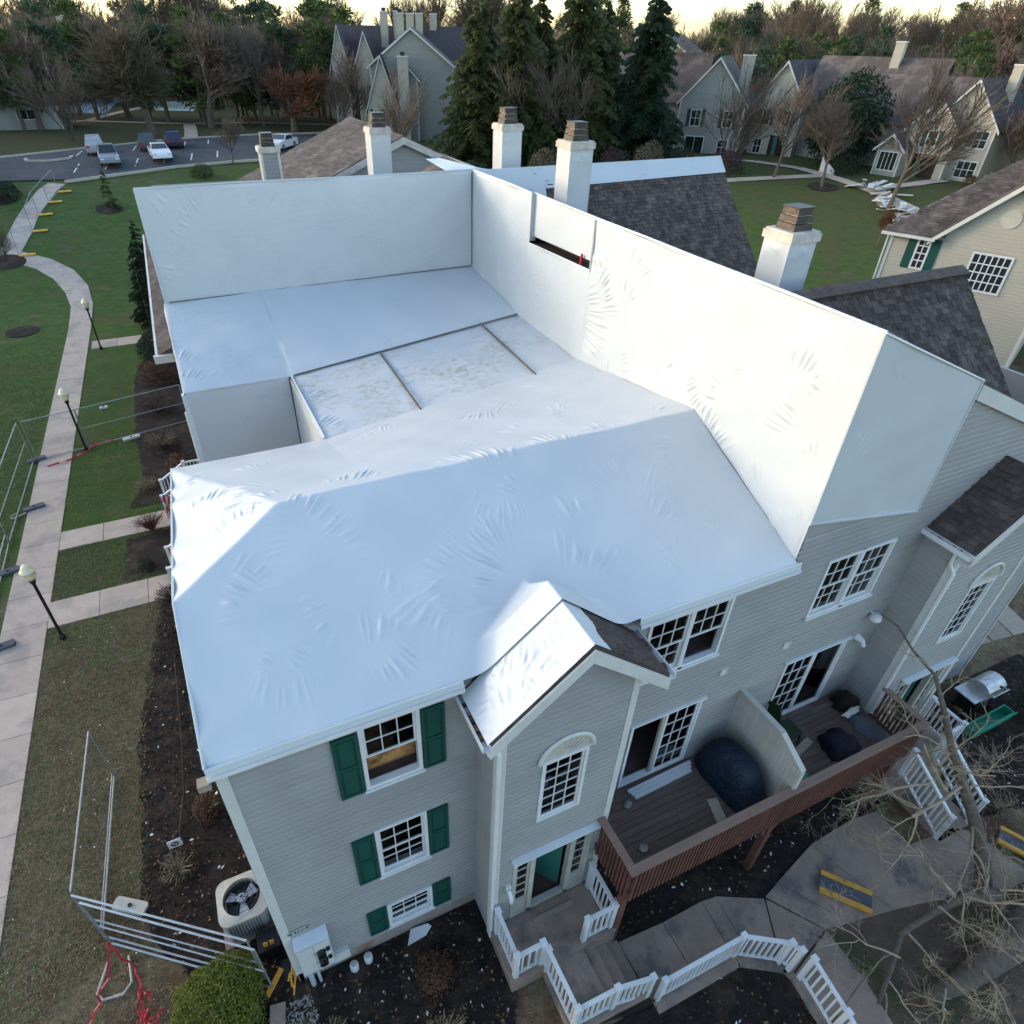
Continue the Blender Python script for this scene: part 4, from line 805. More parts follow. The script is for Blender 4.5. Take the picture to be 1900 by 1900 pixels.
railing('stair_railing', 'white railing on the right side of the far porch steps', [(16.1, -.9, .40), (16.1, -1.72, .40), (15.48, -1.76, .40), (15.4, -3.1, -.42)], .4)
railing('stair_railing', 'white railing on the left side of the far porch steps, behind the bare branches', [(14.3, -1.76, .40), (14.32, -3.05, -.42)], .4)
# steps and rails of the two entries on the left side
for y0, lb in ((12.6, 'white stair railing at the left wall, nearer entry'), (17.0, 'white stair railing at the left wall, farther entry with red tape')):
    st = thing('side_steps', 'concrete steps at the left wall under the '+('nearer' if y0 < 15 else 'farther')+' side entry', 'steps', (-.6, y0+.6, 0))
    for i in range(4): B().box(-1.45+i*.28, (.44 if y0 > 8 else 0), y0, y0+1.1, -.1, .17*(i+1)).build('step', m_conc, st)
    for k, yy in enumerate((y0-.02, y0+1.12)):
        railing('stair_railing', lb+(', front rail' if k == 0 else ', back rail'), [(-1.5, yy, .05), (-.55, yy, .65), (.3, yy, .65)], 0)
B().tube([(-1.52, 16.95, .9), (-1.5, 16.93, .5), (-1.58, 16.9, .1)], [.05, .07, .05], 6).tube([(-1.3, 17.0, .9), (-1.1, 16.96, .55), (-.9, 17.0, 1.0)], .04, 6)
rt = B()
for i in range(16):
    a = (random.uniform(-1.6, -.9), 16.95+random.uniform(-.06, .02), random.uniform(.4, 1.1)); rt.bar(a, (a[0]+random.uniform(-.2, .2), a[1]+random.uniform(-.1, .05), a[2]-random.uniform(.15, .4)), .07, .004)
tag(rt.build('caution_tape', m_redtape), 'red caution tape wound round the farther side stair railing', 'caution tape')
# ================================================================ THINGS ON THE DECK
def blanket(name, label, cat, cx_, cy_, z0, rx, ry, h, mat, rot=0, n=26, seed=1, sq=.6, drape=.04):
    r = np.random.default_rng(seed); b = B(); rings = 10; ph = r.uniform(0, 6, 5)
    for j in range(rings+1):
        t = j/rings; zz = z0+h*(1-t**2.6) if j < rings else z0
        for k in range(n):
            a = 2*math.pi*k/n; c, s = math.cos(a), math.sin(a); q = (abs(c)**(2/sq)+abs(s)**(2/sq))**(-sq/2) if sq != 1 else 1
            f = min(1, t**.6)*(1+drape*math.sin(a*5+ph[0])+drape*.7*math.sin(a*9+ph[1])*t)
            X_, Y_ = rx*c*q*f, ry*s*q*f; Z_ = zz+.03*math.sin(3*X_+ph[2])*math.cos(4*Y_+ph[3])*(1-t)
            b.v.append((cx_+X_*math.cos(rot)-Y_*math.sin(rot), cy_+X_*math.sin(rot)+Y_*math.cos(rot), Z_))
    for j in range(rings):
        for k in range(n): k2 = (k+1) % n; b.f.append((j*n+k, (j+1)*n+k, (j+1)*n+k2, j*n+k2))
    return tag(b.build(name, mat, smooth=True), label, cat)
blanket('covered_grill', 'bulky grill under a dark navy cover beside the white partition', 'covered grill', 9.22, -.82, 2.06, .42, .78, .98, m_navy, rot=.05, seed=3, sq=.5, drape=.02)
blanket('black_tarpaulin', 'crumpled black purple sheet heaped on the deck beyond the partition', 'tarpaulin', 12.1, -1.2, 2.06, .42, .42, .34, m_purple, .4, seed=5, sq=.85, drape=.10)
sp = B().box(0, 0, 0, 0, 0, 0); sp = B()
for i in range(3): sp.bar((7.1+.03*i, -.20-.08*i, 2.10+.004*i), (8.75-.06*i, -.16-.08*i, 2.10+.004*i), .074, .06)
tag(sp.build('siding_offcuts', m_white), 'bundle of long white trim offcuts lying by the open sliding door', 'trim boards')
tag(B().bar((8.62, -1.02, 2.085), (8.45, -1.62, 2.085), .22, .045).build('loose_board', m_wood), 'short weathered board lying on the deck beside the navy cover', 'board')
def rock(x, y, z, s, label, sd=1):
    r = np.random.default_rng(sd); b = B().lathe([(.02, 0), (.8, .08), (1, .4), (.7, .8), (.1, .95)], (0, 0, 0), 8); b.v = [(x+v[0]*s*r.uniform(.75, 1.1), y+v[1]*s*r.uniform(.6, 1), z+v[2]*s*.9) for v in b.v]
    return tag(b.build('rock', m_rock), label, 'rock')
rock(6.95, -.42, 2.055, .1, 'pale rock on the deck near the open sliding door', 2); rock(6.72, -1.28, 2.055, .1, 'pale rock on the deck near its left front corner', 3); rock(9.35, -1.62, 2.055, .1, 'pale rock against the rail at the foot of the navy cover', 5)
ch = thing('tipped_chair', 'dark green patio chair tipped against the partition by the screen door', 'chair', (11.0, -.35, 2.06))
B().box(10.85, 11.3, -.75, -.32, 2.42, 2.47).build('seat', m_yew, ch); B().bar((10.9, -.3, 2.45), (10.85, -.12, 3.0), .42, .04, (1, 0, 0)).build('backrest', m_yew, ch)
for lx, ly in ((10.88, -.72), (11.27, -.72), (10.88, -.35), (11.27, -.35)): B().bar((lx, ly, 2.42), (lx+.03, ly-.03, 2.06), .035, .035).build('leg', m_yew, ch)
tag(B().bar((11.0, -.95, 2.09), (11.6, -.8, 2.09), .16, .05).build('loose_board', m_wood), 'pale plank lying in front of the tipped green chair', 'board')
blanket('green_plastic_sheet', 'crumpled teal green plastic by the rail just past the partition', 'plastic sheet', 10.6, -1.45, 2.06, .3, .2, .2, m_gplast, .2, seed=8, sq=.9, drape=.14)
blanket('debris_heap', 'heap of charred debris in the deck corner beside the screen door', 'debris heap', 13.15, -.38, 2.06, .3, .28, .3, m_mulch, .2, seed=9, sq=.9, drape=.16)
blanket('crumpled_screen', 'grey green crumpled screen lying along the right end of the deck', 'screen', 13.1, -1.1, 2.06, .28, .5, .12, m_rub, .2, seed=10, sq=.9, drape=.12)
blanket('white_rag', 'white rag draped over the debris in the deck corner', 'rag', 13.0, -.68, 2.2, .28, .08, .1, m_chip, .1, seed=11, sq=.9, drape=.15)
lum = thing('timber_offcuts', 'broken timber and pickets stacked at the right end of the deck', 'timber', (13.8, -1.3, .4))
for i in range(9): a = random.uniform(13.55, 14.0); B().bar((a, -1.75+random.uniform(0, .3), .42+random.uniform(0, .1)), (a+random.uniform(0, .5), -.85+random.uniform(-.2, .1), 1.2+random.uniform(-.6, 1.1)), .09, .035).build('timber', m_wood if i % 3 else m_red, lum)
# ================================================================ AT THE LEFT CORNER: condenser, meters, sign, cleanouts
ac = thing('air_conditioner', 'grey round cornered outdoor air conditioner beside the left corner', 'air conditioner', (-.72, 1.62, 0))
def rrect(rx, ry, r, n=5):
    o = []
    for sx, sy, a0 in ((1, 1, 0), (-1, 1, 90), (-1, -1, 180), (1, -1, 270)):
        for i in range(n+1): a = R(a0+90*i/n); o.append((sx*(rx-r)+r*math.cos(a), sy*(ry-r)+r*math.sin(a)))
    return o
AX, AY = -.72, 1.62
def loft(b, secs):
    n = len(secs[0]); o = len(b.v)
    for s in secs: b.v += s
    for i in range(len(secs)-1):
        for k in range(n): k2 = (k+1) % n; b.f.append((o+i*n+k, o+i*n+k2, o+(i+1)*n+k2, o+(i+1)*n+k))
body = B(); loft(body, [[(AX+x, AY+y, z) for x, y in rrect(.43, .43, .12)] for z in (.06, .74)]); body.build('body', m_grey, ac)
fin = B()
for k in range(44):
    t = k/44*4; s_, f_ = int(t), (t % 1)*.62-.31; x, y = [(f_, -.44), (.44, f_), (-f_, .44), (-.44, -f_)][s_]; fin.box(AX+x-.006, AX+x+.006, AY+y-.006, AY+y+.006, .1, .72)
fin.build('grille_fins', m_dkmetal, ac, kind='stuff')
top = B(); oc = [(AX+x, AY+y) for x, y in rrect(.47, .47, .2)]; n = len(oc); inn = [(AX+.36*math.cos(2*math.pi*(k+3.2)/n), AY+.36*math.sin(2*math.pi*(k+3.2)/n)) for k in range(n)]
loft(top, [[(x, y, .72) for x, y in oc], [(x, y, .80) for x, y in oc], [(x, y, .83) for x, y in inn], [(x, y, .70) for x, y in inn]]); top.build('top_shroud', m_trimd, ac, smooth=False)
B().lathe([(.05, 0), (.33, .001), (.33, .01), (.05, .011)], (AX, AY, .62), 20).build('fan_well', m_dkmetal, ac); B().lathe([(.01, 0), (.09, .0), (.09, .08), (.01, .1)], (AX, AY, .72), 12).build('motor', m_grey, ac)
for k in range(3):
    a = 2*math.pi*k/3+.5; c, s = math.cos(a), math.sin(a); B().slab([(AX+.08*c-.05*s, AY+.08*s+.05*c, .70), (AX+.3*c-.12*s, AY+.3*s+.12*c, .74), (AX+.3*c+.10*s, AY+.3*s-.10*c, .67), (AX+.08*c+.05*s, AY+.08*s-.05*c, .68)], (0, 0, .008)).build('fan_blade', m_grey, ac)
wg = B(); [wg.tube([(AX+r_*math.cos(a), AY+r_*math.sin(a), .84) for a in np.linspace(0, 6.28, 25)], .005, 4) for r_ in (.12, .22, .31)]; [wg.bar((AX, AY, .845), (AX+.35*math.cos(a), AY+.35*math.sin(a), .845), .008, .008) for a in np.linspace(.3, 6.58, 9)[:-1]]; wg.build('fan_guard', m_dkmetal, ac)
B().box(AX-.52, AX+.52, AY-.52, AY+.52, -.05, .05).build('pad', m_conc, ac)
B().tube([(AX+.44, AY-.3, .55), (AX+.62, AY-.35, .5), (-.02, AY-.3, .4)], .03, 6).build('refrigerant_line', m_dkmetal, ac)
mt = thing('electric_meter_cabinet', 'grey electric meter cabinet with two meters on the left corner wall', 'meter cabinet', (.42, -.1, .7))
B().box(.14, .74, -.22, -.028, .66, 1.80).build('cabinet', m_grey, mt); B().slab([(.14, -.028, 1.91), (.74, -.028, 1.91), (.74, -.235, 1.801), (.14, -.235, 1.801)], (0, 0, .012)).build('rain_hood', m_grey, mt)
B().box(.155, .43, -.232, -.222, .74, 1.76).build('door', m_trim, mt); B().box(.45, .725, -.23, -.222, .74, 1.76).build('door', m_trim, mt)
for z in (1.42, 1.07):
    B().tube([(.55, -.232, z), (.55, -.33, z)], [.085, .08], 14).build('meter', m_dkgl, mt); B().box(.645, .71, -.26, -.23, z-.02, z+.09).build('breaker', m_dkmetal, mt)
B().tube([(.24, -.14, .66), (.24, -.14, -.05)], .05, 8).tube([(.38, -.14, .66), (.38, -.14, -.05)], .03, 8).build('conduit', m_grey, mt)
B().box(.72, 1.02, -.12, -.03, .38, .72).build('junction_box', m_trim, mt)
sg = thing('number_plaque', 'oval green house number plaque above the meter cabinet', 'sign', (.3, -.03, 2.15))
pts = [(.29+.20*math.cos(a), -.03, 2.12+.075*math.sin(a)) for a in np.linspace(0, 2*math.pi, 25)[:-1]]
B().slab(pts, (0, -.014, 0)).build('plate', m_green, sg); B().tube([(p[0], -.045, p[2]) for p in pts]+[(pts[0][0], -.045, pts[0][2])], .007, 4).build('rim', m_trim, sg)
def text(body_, loc, size, mat, parent, rx=math.pi/2, rz=0):
    cu = bpy.data.curves.new('lettering', 'FONT'); cu.body = body_; cu.size = size; cu.align_x = 'CENTER'; cu.align_y = 'CENTER'; cu.extrude = .003
    o = bpy.data.objects.new('lettering', cu); COL.objects.link(o); dg = bpy.context.evaluated_depsgraph_get(); me = bpy.data.meshes.new_from_object(o.evaluated_get(dg)); bpy.data.objects.remove(o)
    me.materials.clear(); q = obj('lettering', me, mat, parent, tuple(np.array(loc)-ORG[parent])); q.rotation_euler = (rx, 0, rz); return q
text('4700', (.29, -.05, 2.12), .13, m_trim, sg)
for x, y, lb in ((1.03, -.2, 'left of the pair'), (1.32, -.17, 'right of the pair')):
    c = thing('cleanout_pipe', 'round white pipe cap poking from the mulch, '+lb, 'pipe', (x, y, -.06), group='pipe caps by the foundation')
    B().lathe([(.05, 0), (.085, 0), (.085, .2), (.07, .21), (.04, .215)], (x, y, -.06), 14).build('pipe', m_white, c); B().lathe([(.0, 0), (.05, 0), (.05, .02), (.0, .025)], (x, y, .155), 10).build('cap', m_trimd, c)
tag(B().slab([(2.1, -.28, .03), (2.25, -.02, .04), (2.6, -.08, .1), (2.66, -.16, .1), (2.5, -.26, .06)], (0, 0, .015)).build('white_offcut', m_white), 'pointed white sheet offcut on the mulch under the lowest window', 'offcut')
tag(B().bar((-.62, .0, .03), (-.28, .35, .04), .1, .04).build('yellow_plank', m_yel), 'short yellow plank on the ground by the boxwood ball', 'board')
yb = thing('yellow_tote', 'black tote with yellow cards at the left corner behind the fence panels', 'tote', (-.35, .95, 0))
B().box(-.62, -.2, .65, 1.05, 0, .34).build('tub', m_dkmetal, yb)
for i in range(2): B().box(-.5+i*.12, -.42+i*.12, .72, .74, .3, .5).build('card', m_yel, yb)
B().box(-.28, -.1, .1, .5, .0, .02).build('strap_base', m_dkmetal, yb)
st_ = B(); [st_.tube([(-.1+random.uniform(-.1, .05), -.1+random.uniform(-.1, .1), .05+.1*i), (-.12+random.uniform(-.1, .1), .0, .25+.1*i), (-.05, .05+random.uniform(-.1, .1), .5)], .018, 5) for i in range(4)]
tag(st_.build('yellow_strap', m_yel), 'tangled yellow strap hanging on the left building corner', 'strap')
gp = [(-.9, -1.3), (-.3, -1.35), (.2, -.7), (.15, -.25), (-.4, -.3)]
flakes('pea_gravel', [(gp, 1)], 800, m_rock, 'pale gravel at the left front corner of the building', 'gravel', .015, .035)
tag(B().bar((-.45, -.2, .02), (-.62, -1.1, .02), .28, .06).build('stepping_slab', m_conc), 'narrow grey concrete strip beside the gravel patch', 'slab')
# ================================================================ LAMPS
def lamp(x, y, label):
    t = thing('walk_lamp', label, 'lamp post', (x, y, float(gz(x, y))), group='lamp posts along the garden walk'); z = float(gz(x, y))
    B().lathe([(.09, 0), (.09, .12), (.045, .2), (.042, 2.2), (.07, 2.28), (.10, 2.38), (.06, 2.42)], (x, y, z), 10).build('post', m_lampm, t)
    B().lathe([(.08, 2.40), (.13, 2.46), (.165, 2.58), (.175, 2.68), (.20, 2.70), (.20, 2.73), (.15, 2.76), (.13, 2.84), (.08, 2.90), (.02, 2.94)], (x, y, z), 14).build('globe', m_globe, t, smooth=True)
    return t
lamp(-4.73, 11.73, 'nearest black lamp post with cream globe, by the lower entry walk'); lamp(-4.53, 23.68, 'middle black lamp post with cream globe, by the fence across the walk'); lamp(-4.18, 35.84, 'farthest black lamp post with cream globe, near the bend of the walk')
# ================================================================ TEMPORARY FENCES
def fence_panel(p, q, label, h=1.8, rails=(0, .5, 1), wire=True, group='temporary fence panels', z0=.08, mat=None, lean=(0, 0)):
    p = np.array((p[0], p[1], float(gz(*p[:2]))+z0)); q = np.array((q[0], q[1], float(gz(*q[:2]))+z0)); u = np.array((lean[0], lean[1], h)); mat = mat or m_galv
    t = thing('chain_link_fence', label, 'fence', tuple((p+q)/2), group=group)
    b = B(); b.tube([p, p+u], .02, 6).tube([q, q+u], .02, 6); b.build('upright', mat, t)
    for r_ in rails: B().tube([p+u*r_, q+u*r_],   .016 if r_ not in (0, 1) else .021, 6).build('rail', mat, t)
    if wire:
        L_ = np.linalg.norm(q-p); e = (q-p)/L_; wb = B(); s_ = .11; n = int((L_+h)/s_)
        for k in range(n):
            for sg_ in (1, -1):
                a = k*s_-(h if sg_ > 0 else 0); s0, s1 = (a, a+h) if sg_ > 0 else (a+0, a-h)
                # clip diagonal wire to the panel
                t0, t1 = 0., 1.
                for lo_, hi_ in ((0, L_),):
                    d = s1-s0; ta, tb = sorted(((lo_-s0)/d, (hi_-s0)/d)); t0, t1 = max(t0, ta), min(t1, tb)
                if t1-t0 > .02:
                    A = p+e*(s0+(s1-s0)*t0)+u*t0; Bq = p+e*(s0+(s1-s0)*t1)+u*t1; wb.tube([A, Bq], .0010, 3, cap=False)
        wb.build('wire_mesh', m_dkmetal, t, kind='stuff')
    return t
fence_panel((-3.28, 6.12), (-3.46, 2.45), 'chain link panel standing alone on the dormant lawn', rails=(0, .08, 1))
fence_panel((-3.44, 2.36), (-.6, .30), 'frontmost chain link panel leading to the left corner', rails=(0, .45, 1))
fence_panel((-3.30, 2.16), (-.5, .1), 'second chain link panel stacked behind the one at the left corner', rails=(0, .45, 1))
fence_panel((-4.4, 23.8), (-.22, 24.7), 'chain link panel crossing the garden walk to the building', rails=(0, .5, 1))
fence_panel((-6.35, 23.45), (-4.42, 23.78), 'short chain link panel across the walk slabs', rails=(0, 1))
fence_panel((-6.5, 23.4), (-6.75, 17.6), 'chain link panel along the left edge of the walk', rails=(0, .5, 1))
fence_panel((-6.75, 17.5), (-6.8, 11.7), 'chain link panel lying along the walk past the nearest lamp', h=.35, rails=(0, 1), wire=False)
def weight(x, y, rz, label, mat=m_rub, sc=1.):
    t = thing('rubber_weight', label, 'weight', (x, y, float(gz(x, y))+.03), rz, group='rubber fence feet', local=True)
    b = B(); loft(b, [[(a*sc, c*sc, z) for a, c in rrect(.36, .13, .06)] for z in (0, .09)]); n = 24
    b.f.append(tuple(range(len(b.v)-n, len(b.v)))); b.build('block', mat, t); B().lathe([(.0, 0), (.04, 0), (.04, .03), (0, .03)], (0, 0, .091), 8).build('socket', m_dkmetal, t); return t
weight(-6.15, 19.6, .25, 'rubber fence foot on the walk, nearest the outer fence'); weight(-6.4, 23.5, .3, 'rubber fence foot at the corner where the fence meets the walk'); weight(-6.35, 12.0, .2, 'rubber fence foot on the walk below the nearest lamp'); weight(-6.6, 15.75, .2, 'rubber fence foot at the walk edge behind the nearest lamp globe'); weight(-2.7, 23.95, .25, 'pale fence foot under the panel that meets the building', m_trimd)
weight(-3.9, 27.65, .1, 'small white plate lying on the green lawn', m_white, .5); weight(-2.95, 2.75, -.6, 'tan fence foot by the stacked panels', m_trimd)
lp_ = B().tube([(-3.35, 1.9, .03), (-3.55, 1.35, .03), (-3.45, 1.2, .03), (-3.1, 1.15, .03), (-2.95, 1.3, .03), (-3.0, 1.8, .03)], .025, 6)
tag(lp_.build('tube_stand', m_trimd), 'bent cream tube stand lying by the stacked fence panels', 'stand')
tag(B().tube([(-6.65, 19.5, .05), (-6.9, 19.3, .05), (-6.85, 19.1, .05), (-6.4, 19.35, .05)], .025, 6).build('tube_stand', m_trimd), 'bent tube stand sticking out of the walk-side fence foot', 'stand')
tape = B()
def strand(pts, w_=.04):
    q = [Vector(p) for p in pts]; o_ = []
    for a, b in zip(q[:-1], q[1:]):
        for i in range(4): t_ = i/4; o_.append(a.lerp(b, t_)+Vector((random.gauss(0, .025), random.gauss(0, .025), abs(random.gauss(0, .015)))))
    o_.append(q[-1])
    for a, b in zip(o_[:-1], o_[1:]): tape.bar(a, b, w_, .006, (random.uniform(-.6, .6), random.uniform(-.6, .6), 1))
strand([(-3.25, 1.95, .5), (-3.35, 1.5, .1), (-3.6, 1.05, .05), (-3.75, .6, .06)]); strand([(-3.2, 1.9, .45), (-2.9, 1.5, .08), (-2.75, 1.0, .05), (-2.72, .45, .05), (-2.8, -.2, .06), (-2.9, -.8, .05)])
for i in range(30):
    a = (-2.8+random.gauss(0, .09), .0+random.gauss(0, .4), .05+random.random()*.08); strand([a, (a[0]+random.gauss(0, .06), a[1]+random.gauss(0, .12), .05+random.random()*.1), (a[0]+random.gauss(0, .1), a[1]+random.gauss(0, .22), .05)], .03)
strand([(-2.8, .1, .06), (-3.3, 0, .05), (-3.35, -.4, .05)])
tag(tape.build('caution_tape', m_redtape), 'red caution tape trailing from the stacked fence panels over the lawn', 'caution tape')
tape = B(); strand([(-5.9, 22.6, .1), (-5.0, 23.0, .05), (-4.4, 23.5, .1), (-4.0, 23.7, .25), (-3.4, 23.9, .15)], .08)
tag(tape.build('caution_tape', m_redtape), 'red caution tape at the foot of the middle lamp post', 'caution tape')
cord = B().tube([(-1.72, 9.8, .06), (-1.7, 7.2, .08), (-1.75, 5.0, .12), (-1.85, 4.0, .3), (-1.95, 3.1, .1)], .012, 5)
tag(cord.build('cord', m_plum), 'thin dark cord running along the left mulch bed', 'cord')
ys_ = thing('yard_sign', 'small white yard sign with a blue round emblem in the left bed', 'sign', (-1.95, 3.55, 0))
B().box(-2.08, -1.80, 3.50, 3.515, .35, .62).build('board', m_white, ys_); B().lathe([(.06, 0), (.085, 0), (.085, .004), (.06, .004)], (0, 0, 0), 16).v
em = B(); em.tube([(-1.94+.07*math.cos(a), 3.495, .485+.07*math.sin(a)) for a in np.linspace(0, 6.283, 17)], .014, 4).bar((-1.98, 3.495, .45), (-1.9, 3.495, .53), .03, .01); em.build('emblem', m_navy, ys_)
B().bar((-1.94, 3.508, 0), (-1.94, 3.508, .35), .01, .01).build('stake', m_dkmetal, ys_)
# far fence with yellow feet and its screen
FF = [(-9.2, 54.5), (-8.5, 59.1), (-8.2, 62.5), (-7.5, 65.3), (-6.8, 67.8)]
for i, (a, b) in enumerate(zip(FF[:-1], FF[1:])): fence_panel((a[0]-.5, a[1]), (b[0]-.5, b[1]), ['nearest', 'second', 'third', 'farthest'][i]+' panel of the grey screened fence by the parking area', h=1.7, wire=False, rails=(0, 1), group='screened fence panels by the parking')
for i, (x, y) in enumerate(FF):
    weight(x, y, .1, ['nearest', 'second', 'third', 'fourth', 'farthest'][i]+' yellow and white foot of the screened fence', m_orange, 1.5)
fw = bpy.data.objects.new('fence_walk', None); COL.objects.link(fw); fw['kind'] = 'structure'; ORG[fw] = np.zeros(3)
L1 = [(-11.2, 54.6), (-10.9, 57), (-10.6, 59.4), (-10.3, 61.8), (-9.9, 64), (-9.4, 66.3), (-8.9, 68.6), (-8.2, 70.4)]; R1 = [(-9.7, 55.2), (-9.35, 57.2), (-9.0, 59.4), (-8.75, 61.8), (-8.35, 64), (-7.85, 66.3), (-7.4, 68.4), (-6.8, 70)]
for i in range(7): slab_quad(fw, [L1[i], R1[i], R1[i+1], L1[i+1]], m_walk)
# ================================================================ FRONT RIGHT: barriers, grill, green trough
def barrier(p, q, label):
    p, q = np.array((*p, ZW+.04)), np.array((*q, ZW+.04)); t = thing('cable_ramp', label, 'cable ramp', tuple((p+q)/2), group='yellow edged ramps on the front walk'); d = (q-p)/np.linalg.norm(q-p); s_ = np.array((-d[1], d[0], 0))
    B().bar(p+(0, 0, .02), q+(0, 0, .02), .30, .05).build('mat', m_rub, t)
    for k in (-1, 1): B().bar(p+s_*.2*k+(0, 0, .035), q+s_*.2*k+(0, 0, .035), .10, .08).build('yellow_edge', m_yel, t)
    for k in (-1, 1): B().box(*(v for c in (p+s_*.2*k+d*.03) for v in (c-.03, c+.03))).build('bolt', m_dkmetal, t)
    return t
barrier((10.98, -2.66), (11.65, -3.47), 'grey ramp with two yellow edges lying on the front walk slabs'); barrier((15.75, -3.62), (16.3, -4.7), 'grey ramp with yellow edges at the right picture edge')
gr = thing('barbecue_grill', 'steel barbecue grill with domed lid standing right of the far porch', 'grill', (18.7, -.85, -.42))
B().box(18.35, 19.25, -1.15, -.55, .30, .42).build('firebox', m_steel, gr)
lid = B(); secs = []
for i in range(9):
    a = math.pi*i/8; secs.append([(18.55, -.85-.3*math.cos(a), .42+.27*math.sin(a)), (19.3, -.85-.3*math.cos(a), .42+.27*math.sin(a))])
for s1, s2 in zip(secs[:-1], secs[1:]): lid.add([s1[0], s1[1], s2[1], s2[0]], [(0, 1, 2, 3)])
lid.poly([s[0] for s in secs]).poly([s[1] for s in secs][::-1]); lid.build('lid', m_steel, gr)
B().box(18.0, 18.34, -1.15, -.55, .38, .42).build('side_shelf', m_steel, gr); B().bar((18.55, -1.24, .5), (19.25, -1.24, .5), .03, .03).bar((18.6, -1.15, .5), (18.6, -1.24, .5), .02, .02).bar((19.2, -1.15, .5), (19.2, -1.24, .5), .02, .02).build('handle', m_steel, gr)
B().box(18.4, 19.2, -1.1, -.6, -.3, .29).build('cabinet', m_dkmetal, gr)
for x in (18.4, 19.2):
    for y in (-1.1, -.62): B().tube([(x-.02, y, -.36), (x+.02, y, -.36)], .06, 10).build('wheel', m_dkmetal, gr)
B().lathe([(.0, 0), (.05, 0), (.05, .02), (0, .02)], (18.9, -1.16, .68), 8).build('thermometer', m_dkmetal, gr)
gt = thing('green_trough', 'bright green plastic trough below the barbecue grill', 'planter', (18.6, -1.5, -.42))
B().slab([(17.75, -1.62, -.40), (19.4, -1.62, -.40), (19.4, -1.32, -.40), (17.75, -1.32, -.40)], (0, 0, .03)).build('floor', m_gplast, gt)
for y0, y1 in ((-1.62, -1.59), (-1.35, -1.32)): B().box(17.75, 19.4, y0, y1, -.37, -.12).build('side', m_gplast, gt)
for x in (17.75, 19.37): B().box(x, x+.03, -1.589, -1.351, -.37, -.12).build('end', m_gplast, gt)
B().box(17.7, 19.45, -1.66, -1.621, -.16, -.11).build('rim', m_gplast, gt)
m2 = thing('electric_meter_cabinet', 'bluish meter cabinet low on the facade right of the far bay', 'meter cabinet', (17.3, -.1, 1)); B().box(17.0, 17.6, -.2, -.03, .5, 1.6).build('cabinet', m_grey, m2); B().box(17.65, 18.0, -.25, -.03, .3, 1.1).build('box', m_grey, m2)
for z in (1.3, .85): B().tube([(17.35, -.2, z), (17.35, -.3, z)], .08, 12).build('meter', m_dkgl, m2)
rp = bpy.data.objects.new('brick_path', None); COL.objects.link(rp); rp['kind'] = 'structure'; ORG[rp] = np.zeros(3)
for i in range(4): slab_quad(rp, [(19.8+i*.9, .6-i*.1), (20.65+i*.9, .5-i*.1), (20.75+i*.9, 2.0-i*.1), (19.9+i*.9, 2.1-i*.1)], m_wood)
# ================================================================ VEGETATION GENERATORS
def leafball(rx, ry, rz_, n, s0, s1, seed, shell=.55, flat=.25, up=.2):
    r = np.random.default_rng(seed); d = r.normal(size=(n, 3)); d /= np.linalg.norm(d, axis=1)[:, None]; d[:, 2] = np.where(d[:, 2] < -flat, -d[:, 2], d[:, 2])
    ph = r.uniform(0, 6, 6); lump = 1+.07*np.sin(4*d[:, 0]+ph[0])+.06*np.sin(5*d[:, 1]+ph[1])+.05*np.sin(6*d[:, 2]+ph[2])+.04*np.sin(11*d[:, 0]+9*d[:, 1])
    rad = (shell+(1-shell)*r.uniform(0, 1, n)**.4)*lump; c = d*rad[:, None]*np.array((rx, ry, rz_)); c[:, 2] += rz_*flat
    nn = d+r.normal(0, .6, (n, 3)); nn /= np.linalg.norm(nn, axis=1)[:, None]; a = np.cross(nn, r.normal(size=(n, 3))); a /= np.linalg.norm(a, axis=1)[:, None]; b = np.cross(nn, a); s = r.uniform(s0, s1, n)[:, None]
    V = np.stack([c-a*s, c-b*s*.5, c+a*s, c+b*s*.5], 1).reshape(-1, 3); V[:, 2] = np.maximum(V[:, 2], .01); return V, np.arange(4*n).reshape(-1, 4)
def bush(x, y, rx, ry, rz_, mat, label, n=2500, s=(.02, .045), seed=1, twiggy=0, name='shrub', tm=None, group=None):
    z = float(gz(x, y)); t = thing(name, label, 'shrub', (x, y, z), group=group, local=True); 
    V, F_ = leafball(rx, ry, rz_, n, s[0], s[1], seed); obj('foliage', mesh_np('foliage', V, F_), mat, t)
    r = random.Random(seed); b = B()
    for i in range(12+twiggy):
        a = r.uniform(0, 6.28); k = r.uniform(.4, 1.05); tip = (rx*k*math.cos(a), ry*k*math.sin(a), rz_*r.uniform(.7, 1.25)); m1 = (tip[0]*.45, tip[1]*.45, tip[2]*.6)
        b.tube([(tip[0]*.1, tip[1]*.1, 0), m1, tip], [.014, .009, .003], 4, cap=False)
    b.build('stems', tm or m_twig, t); return t
bush(-1.35, .15, .82, .82, .92, m_box, 'clipped bright green boxwood ball at the left front', 15000, (.014, .034), 1)
bush(2.42, -.95, .40, .40, .42, m_rust, 'clipped rust brown ball shrub in front of the lowest window', 3600, (.014, .032), 2, 20, tm=m_twigr)
bush(-1.28, 4.3, .34, .42, .34, m_rust, 'small dried brown shrub with pale leaves by the left corner', 1300, (.016, .035), 3, 30, tm=m_bran)
bush(-2.0, 3.15, .42, .42, .28, m_straw, 'low straw coloured clump at the yard sign', 900, (.012, .03), 4, 40, tm=m_bran)
bush(-1.5, 10.4, .62, .85, .55, m_plum, 'dark plum mound shrub beside the nearest lamp, nearer of two', 2600, (.015, .035), 5, 50, tm=m_plum)
bush(-1.5, 12.0, .6, .5, .6, m_plum, 'dark plum shrub between mulch and lower entry walk', 2200, (.015, .035), 6, 80, tm=m_plum)
